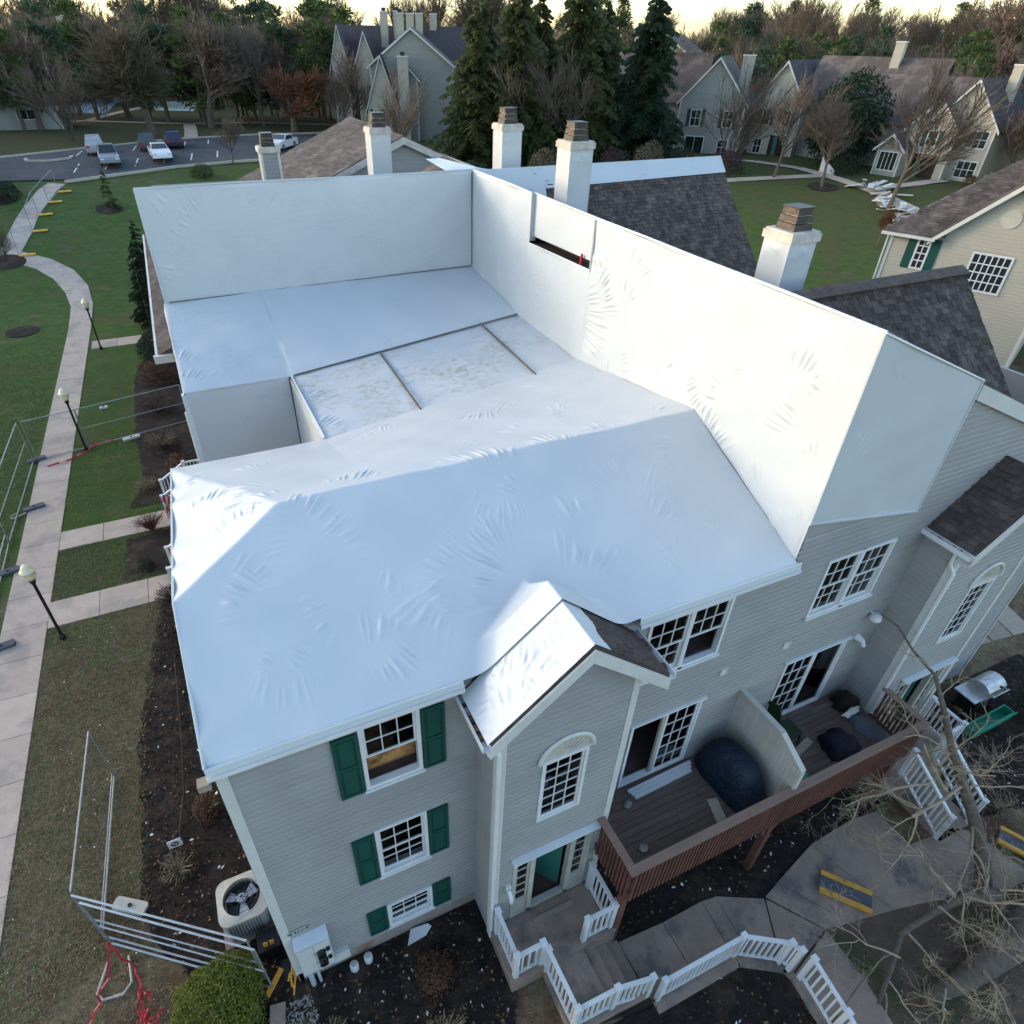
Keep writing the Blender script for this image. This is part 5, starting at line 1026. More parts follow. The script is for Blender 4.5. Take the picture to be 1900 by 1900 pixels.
bush(-2.1, 16.45, .6, .5, .55, m_plum, 'reddish twiggy shrub at the upper entry walk', 500, (.015, .03), 7, 110, tm=m_twigr)
bush(-2.35, 14.2, .3, .3, .35, m_yew, 'little green pine tuft in the bed between the entry walks', 700, (.015, .04), 8, 10)
bush(-1.3, 33.7, .95, .95, 1.25, m_yew, 'tall dark green round shrub at the far end of the bed', 5200, (.03, .06), 9, 0)
bush(-1.2, 30.3, 1.05, 1.15, .85, m_rust, 'brown round shrub next to the tall dark green one', 4200, (.025, .05), 10, 20, tm=m_plum)
bush(-1.6, 26.4, .9, .9, .6, m_plum, 'sparse brown shrub beyond the crossing fence', 1500, (.02, .045), 11, 90, tm=m_twig)
bush(-1.5, 22.7, .8, .9, .5, m_plum, 'sparse twiggy shrub just before the crossing fence', 1200, (.02, .045), 12, 110, tm=m_bran)
bush(-.9, 20.6, .5, .8, .45, m_leaf, 'orange brown grassy clump at the wall by the notch', 1800, (.02, .05), 13, 40, tm=m_twigr)
bush(-2.2, 19.4, .5, .5, .35, m_straw, 'pale dry clump in the bed above the upper entry walk', 500, (.02, .04), 14, 70, tm=m_bran)
bush(.35, -1.15, .4, .3, .3, m_straw, 'straw clump at the bottom edge left of the meter cabinet', 1100, (.012, .03), 15, 60, tm=m_bran)
bush(2.2, -1.95, .5, .4, .3, m_straw, 'straw clump at the bottom edge below the rust brown ball', 1200, (.012, .03), 16, 60, tm=m_bran)
bush(17.1, -1.0, .55, .5, .5, m_rust, 'dark brown shrub between far porch railing and grill', 2400, (.015, .04), 17, 40, tm=m_plum)
bush(20.3, -2.0, .8, .9, .9, m_yew, 'dark green shrub at the right edge behind the grill', 3600, (.02, .045), 18, 10)
bush(9.6, -.9, .3, .2, .4, m_leaf, 'dry brown clump under the deck by the middle post', 700, (.02, .04), 19, 50, tm=m_bran)
bush(-3.9, -.6, 1.0, 1.0, .8, m_straw, 'fuzzy leafless grey brown shrub at the bottom left corner', 500, (.01, .025), 20, 420, tm=m_straw)
bush(16.5, -3.2, .5, .4, .2, m_straw, 'low weedy patch right of the far porch steps', 700, (.012, .03), 21, 40, tm=m_bran)
def evergreen(x, y, rx, rz_, mat, label, seed):
    z = float(gz(x, y)); t = thing('evergreen_tree', label, 'tree', (x, y, z), local=True); B().tube([(0, 0, 0), (0, 0, rz_*1.2)], [.25, .06], 6).build('trunk', m_barkl, t)
    V, F_ = leafball(rx, rx, rz_, 7000, .12, .26, seed, .35, .95); obj('crown', mesh_np('crown', V, F_), mat, t); return t
def bare_tree_mesh(seed, h, spread=.75, levels=4, kids=(5, 5, 4, 4), trunk=.30, r0=.10, up=.25, twig=1., vase=False, rb=.62):
    r = random.Random(seed); tb, cb = B(), B()
    def rec(p, d, L_, rad, lv):
        n = 3 if lv < 2 else 2; pts = [p]; dd = d.copy(); q = p.copy()
        for i in range(n):
            dd = (dd+Vector((r.gauss(0, .13), r.gauss(0, .13), r.gauss(0, .08)+up*.10))).normalized(); q = q+dd*(L_/n); pts.append(q.copy())
        tgt = tb if lv < 2 else cb; tgt.tube(pts, [rad*(1-.45*i/n) for i in range(n+1)] if lv < levels else [rad*(1-.8*i/n) for i in range(n+1)], 6 if lv == 0 else (4 if lv < 3 else 3), cap=False)
        if lv >= levels: return
        k = kids[lv]
        for i in range(k):
            t = 1 if i == 0 else r.uniform(.25 if lv else .55, 1); j = min(int(t*n), n-1); f = t*n-j; bp = pts[j].lerp(pts[j+1], f)
            ax = Vector((r.gauss(0, 1), r.gauss(0, 1), r.gauss(0, .5))).cross(dd).normalized(); ang = r.uniform(.35, .95)*spread if i else r.uniform(0, .3)
            nd = (Matrix.Rotation(ang, 3, ax) @ dd); nd = (nd+Vector((0, 0, up*.35))).normalized()
            rec(bp, nd, L_*r.uniform(.55, .82), max(rad*(rb if i else .8)*r.uniform(.8, 1), .011*twig), lv+1)
    if vase:
        for k in range(5):
            a = 2*math.pi*k/5+r.uniform(-.3, .3); rec(Vector((.05*math.cos(a), .05*math.sin(a), 0)), Vector((math.cos(a)*.38, math.sin(a)*.38, 1)).normalized(), h*.42, r0*.6, 1)
    else: rec(Vector((0, 0, -.1)), Vector((r.gauss(0, .05), r.gauss(0, .05), 1)).normalized(), h*trunk, r0, 0)
    zm = max(v[2] for v in cb.v); s_ = h/zm
    for b in (tb, cb): b.v = [(v[0]*s_, v[1]*s_, v[2]*s_) for v in b.v]
    return tb, cb
PROT = {}
def bare_tree(key, x, y, h, label, group=None, z=None, rz=0, name='bare_tree', tm=None, sx=1., **kw):
    """copies of one prototype per key share mesh data"""
    tm = tm or m_twig; k = (key, tm.name)
    if k not in PROT:
        tb, cb = bare_tree_mesh(h=10, **kw); PROT[k] = (tb.mesh('trunk'), cb.mesh('crown')); PROT[k][0].materials.append(m_barkl); PROT[k][1].materials.append(tm)
    t = thing(name, label, 'tree', (x, y, float(gz(x, y)) if z is None else z), rz, group, local=True); t.scale = (h/10*sx, h/10*sx, h/10)
    obj('trunk', PROT[k][0], None, t); obj('crown', PROT[k][1], None, t); return t
def conifer_mesh(seed, h=10., rad=2.4, levels=34, per=9, droop=.35, dens=13, low=.06):
    r = np.random.default_rng(seed); Vs = []; tb = B().tube([(0, 0, -.2), (0, 0, h*.5), (0, 0, h*.98)], [.16, .09, .015], 6)
    for i in range(levels):
        t = low+(1-low)*(i/(levels-1))**.92+r.normal(0, .006); t = min(t, .995); z = h*t; R_ = rad*(1-t)**.72*(.86+.14*np.sin(i*2.3))+.14
        for k in range(per if t < .85 else 6):
            a = r.uniform(0, 6.283); L_ = R_*r.uniform(.35, 1.18); d = np.array((np.cos(a), np.sin(a), 0)); m_ = max(5, int(dens*L_/rad)+4); z_ = z+r.normal(0, .12)
            for s in np.linspace(.2, 1, m_):
                c = d*L_*s+np.array((0, 0, z_-droop*L_*s*s+.12*L_*s)); w_ = (.34*L_*(1.15-s)+.12)
                for q in (-1, 1):
                    side = np.array((-d[1], d[0], 0))*q; tip = c+side*w_*r.uniform(.6, 1.2)+d*w_*r.uniform(.3, .9)+np.array((0, 0, -w_*r.uniform(.15, .8))); b_ = d*.13+np.array((0, 0, .08))
                    Vs += [c-b_*.6, c+b_, tip+b_*.55, tip-b_*.7]
    return tb, np.array(Vs)
def conifer(key, x, y, h, rad, label, mat, group=None, z=None, name='spruce_tree', **kw):
    k = ('c', key)
    if k not in PROT:
        tb, V = conifer_mesh(h=10., rad=rad*10/h, **kw); PROT[k] = (tb.mesh('trunk'), mesh_np('crown', V, np.arange(len(V)).reshape(-1, 4))); PROT[k][0].materials.append(m_barkl); PROT[k][1].materials.append(mat)
    t = thing(name, label, 'tree', (x, y, float(gz(x, y)) if z is None else z), random.uniform(0, 6), group, local=True); t.scale = (h/10,)*3
    obj('trunk', PROT[k][0], None, t); obj('crown', PROT[k][1], None, t); return t
def pine_proto(key, seed, mat):
    r = np.random.default_rng(seed); rr_ = random.Random(seed); tb = B().tube([(0, 0, -.2), (.1, 0, 4), (0, .1, 9.3)], [.2, .14, .03], 6); V = []; 
    for i in range(46):
        t = rr_.uniform(.18, 1); z = 10*t; R_ = 2.9*math.sin(min(1, (1.04-t)*1.35)*1.57)*rr_.uniform(.35, 1); a = rr_.uniform(0, 6.28); c = np.array((R_*math.cos(a), R_*math.sin(a), z*.97)); tb.tube([(0, 0, z*.92), tuple(c)], [.04, .012], 4, cap=False)
        n = 64; d = r.normal(size=(n, 3)); d /= np.linalg.norm(d, axis=1)[:, None]; cc = c+d*np.array((.72, .72, .42))*r.uniform(.3, 1, n)[:, None]; u = d+r.normal(0, .5, (n, 3)); u[:, 2] += .5; u /= np.linalg.norm(u, axis=1)[:, None]; w_ = np.cross(u, r.normal(size=(n, 3))); w_ /= np.linalg.norm(w_, axis=1)[:, None]
        V.append(np.stack([cc-w_*.06, cc+w_*.06, cc+u*.36+w_*.05, cc+u*.36-w_*.05], 1).reshape(-1, 3))
    V = np.concatenate(V); PROT[('p', key)] = (tb.mesh('trunk'), mesh_np('crown', V, np.arange(len(V)).reshape(-1, 4))); PROT[('p', key)][0].materials.append(m_barkl); PROT[('p', key)][1].materials.append(mat)
def pine(key, x, y, h, label, group=None, sx=1.):
    t = thing('pine_tree', label, 'tree', (x, y, float(gz(x, y))), random.uniform(0, 6), group, local=True); t.scale = (h/10*sx, h/10*sx, h/10); k = ('p', key)
    obj('trunk', PROT[k][0], None, t); obj('crown', PROT[k][1], None, t); return t
pine_proto('a', 71, m_pine); pine_proto('b', 72, m_spru2)
# ================================================================ NEAR TREE, LOWER RIGHT (bent trunk, pruned pale branches)
def twigs(b, p, d, L_, rad, lv, r, curl=.2, kids=3):
    n = 5; pts = [Vector(p)]; dd = Vector(d).normalized(); q = Vector(p)
    for i in range(n): dd = (dd+Vector((r.gauss(0, curl), r.gauss(0, curl), r.gauss(0, curl)))).normalized(); q = q+dd*L_/n; pts.append(q.copy())
    b.tube(pts, [max(.0022, rad*(1-(.55 if lv > 0 else .8)*i/n)) for i in range(n+1)], 6 if lv > 1 else 4)
    if lv <= 0: return
    for k in range(kids+(1 if lv < 3 else 0)+r.randint(0, 1)):
        t = r.uniform(.2, 1); j = min(int(t*n), n-1); bp = pts[j].lerp(pts[j+1], t*n-j); ax = Vector((r.gauss(0, 1), r.gauss(0, 1), r.gauss(0, 1))).cross(dd).normalized()
        twigs(b, bp, Matrix.Rotation(r.uniform(.45, 1.15), 3, ax) @ dd, L_*r.uniform(.42, .72), rad*.45, lv-1, r, curl, kids)
def limb_tree(name, label, trunk, branches, seed, tmat, bmat):
    t = thing(name, label, 'tree', tuple(trunk[0][:3])); r = random.Random(seed)
    B().tube([p[:3] for p in trunk], [p[3] for p in trunk], 10).build('trunk', tmat, t, smooth=True)
    cb = B()
    for (p, d, L_, rad, lv) in branches: twigs(cb, p, d, L_*1.15, rad*.62, lv, r)
    cb.build('branches', bmat, t, kind='stuff'); return t
limb_tree('leaning_tree', 'leaning bare tree with pale curling branches in front of the far porch', [(14.2, -4.45, -.7, .18), (14.28, -3.95, .2, .155), (14.1, -3.4, 1.2, .13), (13.92, -2.85, 2.0, .105), (13.6, -2.4, 2.9, .07), (13.2, -2.05, 3.9, .055), (13.25, -1.6, 4.4, .036), (13.02, -1.1, 4.75, .026), (13.1, -.6, 4.95, .018), (12.95, -.25, 5.05, .01)],
  [((13.9, -2.9, 1.9), (-.9, .1, .2), 1.5, .075, 3), ((13.5, -2.75, 2.1), (-.9, -.1, .35), 1.9, .07, 4), ((12.9, -2.7, 2.35), (-.9, .25, .1), 1.6, .055, 4), ((13.7, -2.6, 2.4), (-.6, .4, .5), 1.3, .05, 3), ((13.95, -2.9, 1.8), (.6, -.3, .6), 1.3, .04, 3), ((13.7, -2.5, 2.8), (.7, .2, .5), .9, .03, 2), ((13.3, -2.1, 3.7), (-.8, -.2, .4), .8, .03, 2), ((13.2, -1.9, 4.1), (.5, .4, .5), .6, .025, 2), ((14.1, -3.4, 1.1), (-.9, -.4, .1), 1.7, .06, 4), ((12.5, -2.9, 1.9), (-.6, -.4, -.4), 1.2, .04, 3), ((13.15, -1.5, 4.55), (-.5, .5, .3), .7, .02, 2), ((14.2, -3.8, .5), (.7, -.6, .5), 1.3, .04, 3)], 5, m_barkl, m_bran)
limb_tree('fallen_limb', 'cut limb with tangled twigs lying below the leaning tree', [(13.9, -4.5, .2, .13), (13.0, -4.25, .35, .10), (12.2, -4.2, .3, .075), (11.3, -4.2, .25, .065), (10.6, -4.55, .2, .05), (9.9, -4.85, .2, .035)],
  [((13.0, -4.3, .5), (.5, -.7, .2), 1.6, .05, 4), ((12.3, -4.2, .5), (.2, -.9, .2), 1.3, .04, 4), ((11.3, -4.3, .45), (-.2, -.9, .3), 1.2, .04, 4), ((10.8, -4.5, .4), (-.7, .3, .5), 1.2, .035, 4), ((10.1, -4.8, .3), (-.8, -.3, .4), .9, .03, 4), ((10.3, -4.7, .35), (.0, -.8, .6), .9, .03, 4), ((12.8, -4.2, .5), (-.5, .7, .5), 1.4, .045, 3), ((13.5, -4.4, .4), (.9, .3, .4), 1.5, .045, 3), ((13.9, -4.5, .35), (.7, -.5, .2), 1.4, .04, 3)], 9, m_barkl, m_bran)
limb_tree('fallen_log', 'mossy grey log lying at the bottom right corner', [(11.0, -5.15, -.25, .10), (12.0, -5.25, -.2, .2), (13.4, -5.2, -.15, .34), (15.5, -5.0, -.1, .38)], [((12.4, -5.3, 0), (-.3, -.8, .4), 1.0, .05, 3), ((13.2, -5.4, .1), (.2, -.9, .3), 1.0, .05, 3), ((11.5, -5.2, -.1), (-.8, -.3, .3), .9, .04, 3)], 11, m_barkl, m_bran)
for x, y, z, rz in ((11.6, -4.05, .46, .3), (11.05, -4.35, .46, -.4)): pass
# ================================================================ BACKGROUND: parking, road, cars
lot = [(-60, 70), (-11.8, 70.2), (-7.0, 70.6), (3.2, 74.2), (9, 75), (20, 75), (24, 78), (24, 93), (13.7, 93.4), (4.4, 92.0), (-4.9, 86.6), (-13.1, 81.6), (-60, 76)]
sheet_on_ground('parking_lot', lot, m_asph, .05, 1.2)
def kerb_line(pts, name='kerb'):
    b = B()
    for a, c in zip(pts[:-1], pts[1:]): b.bar((*a, float(gz(*a))+.08), (*c, float(gz(*c))+.08), .3, .22)
    return tag(b.build(name, m_kerb), kind='structure')
kerb_line([(-60, 76.1), (-13.1, 81.8), (-4.9, 86.8), (4.4, 92.2), (13.7, 93.6), (24, 93.2)]); kerb_line([(-6.8, 70.4), (3.2, 74.0), (9, 74.8), (20, 74.8)]); kerb_line([(-10.6, 80.0), (-10.3, 78.6), (-8.4, 78.2), (-6.6, 79.2), (-6.4, 80.6)])
for i, x in enumerate((-5.9, -3.2, -.5, 2.2, 4.9, 7.6)):
    for (ya, yb) in ((75.0+x*.28, 78.2+x*.28), (83.5+x*.42, 87.2+x*.42)):
        a, c = (x-.2, ya), (x+.2, yb); B().bar((*a, float(gz(*a))+.065), (*c, float(gz(*c))+.065), .14, .012).build('stall_line', m_paint)['kind'] = 'structure'
CP = {}
def car(x, y, rz, col_, label, suv=False, rough=.25):
    m_c = M('car_'+'_'.join(str(v) for v in col_), col_, tuple(v*.9 for v in col_), 3, rough, spec=.6); z = float(gz(x, y))+.06
    t = thing('parked_car', label, 'car', (x, y, z), rz, 'cars in the parking area', local=True)
    H = 1.72 if suv else 1.45; L_, W_ = 2.3, .9; b = B(); secs = []
    prof = [(-L_, .35, .62), (-L_+.02, .3, .95), (-L_*.62, .28, 1.0 if not suv else H-.12), (-L_*.5, .28, H-.04), (L_*.05, .28, H), (L_*.42, .28, 1.02), (L_*.93, .3, .86), (L_, .36, .6)]
    for x_, zb_, zt_ in prof:
        tp = .74 if zt_ > 1.1 else .95; secs.append([(x_, -W_, zb_), (x_, W_, zb_), (x_, W_*1.0, min(zt_, .95)), (x_, W_*tp, zt_), (x_, -W_*tp, zt_), (x_, -W_*1.0, min(zt_, .95))])
    loft(b, secs); n = len(b.v); b.f.append(tuple(range(5, -1, -1))); b.f.append(tuple(range(n-6, n))); b.build('body', m_c, t)
    g = B(); g.slab([(L_*.08, -.62, H-.05), (L_*.08, .62, H-.05), (L_*.40, .78, 1.06), (L_*.40, -.78, 1.06)], (.02, 0, .025)); g.build('windscreen', m_pane, t)
    zr_ = 1.05 if not suv else 1.1; g = B().slab([(-L_*.52, -.62, H-.06), (-L_*.52, .62, H-.06), (-L_*(.61 if not suv else .62), .74, zr_), (-L_*(.61 if not suv else .62), -.74, zr_)], (-.03, 0, .02)); g.build('rear_window', m_pane, t)
    for s in (-1, 1):
        B().slab([(-L_*.45, s*.73, H-.13), (L_*.04, s*.72, H-.1), (L_*.34, s*.88, 1.0), (-L_*.5, s*.89, 1.0)], (0, s*.02, 0)).build('side_window', m_pane, t)
        B().box(L_-.06, L_+.01, s*.66-.17, s*.66+.17, .62, .76).build('headlight', m_white, t); B().box(-L_-.015, -L_+.05, s*.68-.15, s*.68+.15, .72, .9).build('tail_light', m_redtape, t)
        for xx in (-L_*.6, L_*.62):
            wl_ = B().tube([(xx, s*.74, .32), (xx, s*.92, .32)], .32, 14).build('wheel', m_dkmetal, t); B().tube([(xx, s*.921, .32), (xx, s*.935, .32)], .19, 10).build('rim', m_galv, wl_)
    return t
car(-4.2, 82.6, 1.62, (.30, .31, .32), 'grey car parked furthest left in the back row', True); car(-2.9, 76.2, -1.5, (.22, .23, .25), 'silver grey car parked left in the front row', True); car(.9, 83.8, 1.62, (.05, .052, .06), 'dark grey car second in the back row', True); car(3.6, 85.2, 1.62, (.012, .014, .04), 'navy blue car third in the back row', True); car(1.9, 77.4, -1.5, (.72, .73, .73), 'white car parked in the front row right of the silver one'); car(14.8, 80, -2.2, (.62, .6, .6), 'white car half hidden behind the siding chimney')
def ribbon(name, pts, w_, mat, dz=.04):
    b = B()
    for (x0, y0), (x1, y1) in zip(pts[:-1], pts[1:]):
        n = max(1, int(math.hypot(x1-x0, y1-y0)/2))
        for i in range(n):
            a = np.array((x0+(x1-x0)*i/n, y0+(y1-y0)*i/n)); c = np.array((x0+(x1-x0)*(i+1)/n, y0+(y1-y0)*(i+1)/n)); d = (c-a)/np.linalg.norm(c-a); s = np.array((-d[1], d[0]))*w_/2
            b.poly([(*q, float(gz(*q))+dz) for q in (a-s, c-s, c+s, a+s)])
    return tag(b.build(name, mat), kind='structure')
ribbon('footpath', [(-30, 116), (-6.5, 117.6), (6.2, 110.2), (16.5, 108.7), (30, 101)], 1.5, m_walk); ribbon('footpath', [(-6.5, 117.6), (-2.6, 129.3), (2, 140)], 1.5, m_walk); ribbon('footpath', [(6, 93), (6.5, 100), (7, 110)], 1.6, m_walk)
ribbon('footpath', [(56, 60), (61.1, 54.9), (62.5, 50.0), (62.2, 45), (61.6, 40), (60, 34), (56, 27)], 1.3, m_walk); ribbon('footpath', [(48, 50.5), (53.2, 49.8), (57, 48.2), (62.3, 46)], 1.2, m_walk); ribbon('footpath', [(61.8, 40.5), (66, 39.4), (70.4, 39.3)], 1.3, m_walk)
m_pool = M('pool_cover', (.20, .30, .38), (.16, .25, .33), .8, .5); m_pale = M('pale_court', (.42, .50, .42), (.36, .44, .37), .6, .8)
sheet_on_ground('pool_cover', [(-12, 132), (-4, 128.5), (-2, 158), (-11, 165)], m_pool, .06, 3); sheet_on_ground('court', [(3, 132), (9, 129), (12, 150), (4, 152)], m_pale, .06, 3)
# ================================================================ BACKGROUND HOUSES
def gable(b, x0, x1, y0, y1, z0, ze, zr_, axis):
    """walls of a gabled block; axis 'y': ridge runs away from the front, gable end on the front"""
    b.box(x0, x1, y0, y1, z0, ze)
    if axis == 'y': xm = (x0+x1)/2; b.slab([(x0, y0, ze), (x1, y0, ze), (xm, y0, zr_)], (0, y1-y0, 0))
    else: ym = (y0+y1)/2; b.slab([(x0, y0, ze), (x0, ym, zr_), (x0, y1, ze)], (x1-x0, 0, 0))
def roof(b, x0, x1, y0, y1, ze, zr_, axis, o=.35, t=.12):
    if axis == 'y':
        xm = (x0+x1)/2; s = (zr_-ze)/(xm-x0); zl = ze-s*o
        b.slab([(x0-o, y0-o, zl+.03), (xm, y0-o, zr_+.03), (xm, y1+o, zr_+.03), (x0-o, y1+o, zl+.03)], (0, 0, t)).slab([(xm, y0-o, zr_+.03), (x1+o, y0-o, zl+.03), (x1+o, y1+o, zl+.03), (xm, y1+o, zr_+.03)], (0, 0, t))
    else:
        ym = (y0+y1)/2; s = (zr_-ze)/(ym-y0); zl = ze-s*o
        b.slab([(x0-o, y0-o, zl+.03), (x1+o, y0-o, zl+.03), (x1+o, ym, zr_+.03), (x0-o, ym, zr_+.03)], (0, 0, t)).slab([(x0-o, ym, zr_+.03), (x1+o, ym, zr_+.03), (x1+o, y1+o, zl+.03), (x0-o, y1+o, zl+.03)], (0, 0, t))
def rakes(h, x0, x1, y0, ze, zr_, o=.35):
    xm = (x0+x1)/2; s = (zr_-ze)/(xm-x0)
    for sg_ in (-1, 1): xe = xm+sg_*((x1-x0)/2+o); B().slab([(xm, y0-o-.03, zr_+.12), (xe, y0-o-.03, ze-s*o+.12), (xe, y0-o-.03, ze-s*o-.13), (xm, y0-o-.03, zr_-.14)], (0, .04, 0)).build('rake_board', m_trim, h)
def fwin(h, x0, x1, z0, z1, y, nc=2, nr=2, shut=None, face='-y'):
    """house window with frame, panes and optional shutters; face '-x' puts it on the left wall at x=y"""
    T = (lambda v: v) if face == '-y' else (lambda v: (v[1], -v[0], v[2]))
    def bb(*a): q = B().box(*a); q.v = [T(v) for v in q.v]; return q
    f_ = B(); frame(f_, x0, x1, z0, z1, y-.06, y, .09); m_ = (x1-x0-.18)
    for i in range(1, nc): xx = x0+.09+m_*i/nc; f_.box(xx-.025, xx+.025, y-.05, y-.01, z0+.09, z1-.09)
    for j in range(1, nr): zz = z0+.09+(z1-z0-.18)*j/nr; f_.box(x0+.09, x1-.09, y-.052, y-.012, zz-.025, zz+.025)
    f_.v = [T(v) for v in f_.v]; w_ = f_.build('window', m_white, h)
    for i in range(nc):
        for j in range(nr): bb(x0+.09+m_*i/nc+.02, x0+.09+m_*(i+1)/nc-.02, y-.03, y-.01, z0+.09+(z1-z0-.18)*j/nr+.02, z0+.09+(z1-z0-.18)*(j+1)/nr-.02).build('pane', m_pane, w_)
    if shut:
        for a, c in ((x0-.42, x0-.03), (x1+.03, x1+.42)): bb(a, c, y-.05, y-.005, z0, z1).build('shutter', shut, w_)
def hchimney(h, x, y, z0, z1, mat=None, w_=.9):
    c = B().box(x-w_/2, x+w_/2, y-w_/2, y+w_/2, z0, z1).build('chimney', mat or m_side2, h); B().box(x-w_/2-.06, x+w_/2+.06, y-w_/2-.06, y+w_/2+.06, z1, z1+.12).build('crown', m_trim, c); B().box(x-.25, x+.25, y-.25, y+.25, z1+.12, z1+.5).build('flue_cap', m_flue, c)
def hsiding(h, x0, x1, y, z0, z1, mat, lim=None, ex=.2, single=False, ops=()):
    w_ = h if hasattr(h, 'location') else h; siding(w_, x0, x1, y, z0, z1, ops, lim, single, mat, ex)
def house(label, loc, ang, cat='house', name='house'): return thing(name, label, cat, loc, R(ang), group='houses round the courtyard', local=True)
# H1: cream house at the right (front wall towards us; local x runs along the wall to the right)
h = house('cream sided house with green shutters and round vent at the right edge', (37.2, 14.87, 0), -66.86)
b = B(); gable(b, -3.8, 3.5, 0, 8, -.5, 7.1, 9.8, 'y'); b = B().box(-3.8, 3.5, .01, 9, -.5, 7.05); b.slab([(-1.7, .01, 7.05), (3.6, .01, 7.05), (.95, .01, 9.65)], (0, 4, 0)); wl = b.build('wall', m_side2, h)
siding(wl, -3.7, 3.45, 0, .2, 9.5, [(0, 1.75, 4.78, 6.6), (-2.52, -1.88, 5.3, 6.9)], lambda z: (-3.75, 3.5) if z < 7.05 else (-1.7+(z-7.05)*1.02, 3.6-(z-7.05)*1.02), True, m_side2, .17)
hz = lambda d: 6.9+.8*(d+.35)
rb_ = B().slab([(-4.2, -.35, 6.9), (-1.4, -.35, 6.9), (-1.4, 2.45, hz(2.45))], (0, 0, .1)).slab([(-1.4, .3, hz(.3)), (9, .3, hz(.3)), (9, 3.85, hz(3.85)), (0, 3.85, hz(3.85)), (-1.4, 2.45, hz(2.45))], (0, 0, .1))
rb_.slab([(-4.2, -.35, 6.9), (0, 3.85, hz(3.85)), (-4.2, 8.05, 6.9)], (0, 0, .1)).slab([(0, 3.85, hz(3.85)), (9, 3.85, hz(3.85)), (9, 8.05, 6.9), (-4.2, 8.05, 6.9)], (0, 0, .1)); rfh = rb_.build('roof', m_shingb, h)
shingles(rfh, (-4.2, -.35, 7.005), (1, 0, 0), (0, 1, .8), 2.8, 3.55, m_shingb, False, .17, .4, clip=lambda u, v: u > v*.781); shingles(rfh, (-1.4, .3, hz(.3)+.105), (1, 0, 0), (0, 1, .8), 9, 4.5, m_shingb, False, .17, .4, clip=lambda u, v: u+2.15 > v*.781)
r_b = B().slab([(-2.05, -.35, 6.85), (.95, -.35, 9.75), (.95, 4, 9.75), (-2.05, 4, 6.85)], (0, 0, .1)).slab([(.95, -.35, 9.75), (4, -.35, 6.85), (4, 4, 6.85), (.95, 4, 9.75)], (0, 0, .1)).build('gable_roof', m_shingb, h)
shingles(r_b, (-2.05, 4, 6.955), (0, -1, 0), (3, 0, 2.9), 4.35, 4.17, m_shingb, False, .17, .4); rakes(h, -1.7, 3.6, .0, 7.05, 9.68, .36)
B().box(-4.25, -1.75, -.5, -.36, 6.80, 6.93).build('gutter', m_trim, h); B().box(-3.85, -3.7, -.06, 0, 0, 6.95).build('corner_board', m_trim, h); B().box(3.4, 3.56, -.06, 0, 0, 6.95).build('corner_board', m_trim, h)
B().tube([(-3.95, -.1, 6.8), (-3.9, -.1, .2)], .05, 6).build('downspout', m_trim, h)
fwin(h, 0, 1.75, 4.78, 6.6, -.02, 6, 4); fwin(h, -2.52, -1.88, 5.3, 6.9, -.02, 2, 4, m_green)
B().tube([(.9, -.06, 8.2), (.9, 0, 8.2)], .42, 24).build('round_vent', m_trimd, h)
fwin(h, 0, 1.75, 1.6, 3.4, -.02, 6, 4)
# generic gabled houses of the far court
def far_house(label, loc, ang, blocks, wins, chim=(), wall=None, rm=None, doors=()):
    h = house(label, loc, ang); wm = wall or m_sideg
    for (x0, x1, y0, y1, ze, zr_, ax, *mm) in blocks:
        b = B(); gable(b, x0, x1, y0, y1, -3, ze, zr_, ax); w_ = b.build('wall', mm[0] if mm else wm, h)
        siding(w_, x0, x1, y0-.005, .0, zr_ if ax == 'y' else ze, (), (lambda z, x0=x0, x1=x1, ze=ze, zr_=zr_: (x0, x1) if z < ze else (x0+(z-ze)*(x1-x0)/2/(zr_-ze), x1-(z-ze)*(x1-x0)/2/(zr_-ze))) if ax == 'y' else None, False, mm[0] if mm else wm, .22)
        b = B(); roof(b, x0, x1, y0, y1, ze, zr_, ax); b.build('roof', (mm[1] if len(mm) > 1 else None) or rm or m_shingb, h)
        if ax == 'y': rakes(h, x0, x1, y0, ze, zr_)
        for xx in (x0, x1-.14): B().box(xx, xx+.14, y0-.06, y0, 0, ze).build('corner_board', m_trim, h)
    for wv in wins: fwin(h, *wv)
    for c in chim: hchimney(h, *c)
    for (x0, x1, z1, y) in doors:
        B().box(x0, x1, y-.03, y, 0, z1).build('entrance', m_dark, h); B().box(x0+.5, x0+.9, y-.06, y-.03, 0, z1-.1).build('door', m_doorg, h); B().box(x0-.1, x1+.1, y-.08, y, z1, z1+.15).build('lintel', m_trim, h)
    return h
# H4 (cream, two gables)
far_house('cream house with two front gables and green door, behind the debris pile', (70, 40.6, 4.2), -76, [(-3.3, 1.0, 0, 6, 4.3, 6.6, 'y', m_side2), (-1.9, 3.7, 1.3, 9, 4.6, 8.1, 'y', m_side2, m_shingd), (-16, -1.5, 3, 11, 4.2, 8.0, 'x', m_sideg)],
  [(-1.5, -.5, 2.7, 4.1, -.02, 2, 2, m_green), (1.5, 3.3, 2.8, 4.3, 1.28, 3, 2), (1.5, 3.3, .3, 1.8, 1.28, 3, 2)], [(2.0, 6, 5, 9.2, None, .8), (4.4, 8, 5, 9.0, None, .8)], doors=[(-2.2, .2, 2.1, -.01)])
far_house('grey house wing with plum roof at the right edge of the far court', (72.5, 31.5, 4.2), -76, [(-.5, 8, 0, 9, 5, 9.4, 'x', m_sideg, m_shingd), (1.5, 5.5, -1.5, 4, 5, 8, 'y', m_sideg, m_shingd)], [(2.4, 3.6, 2.8, 4.3, -1.52, 2, 2)], [(6, 6, 5, 10.5)])
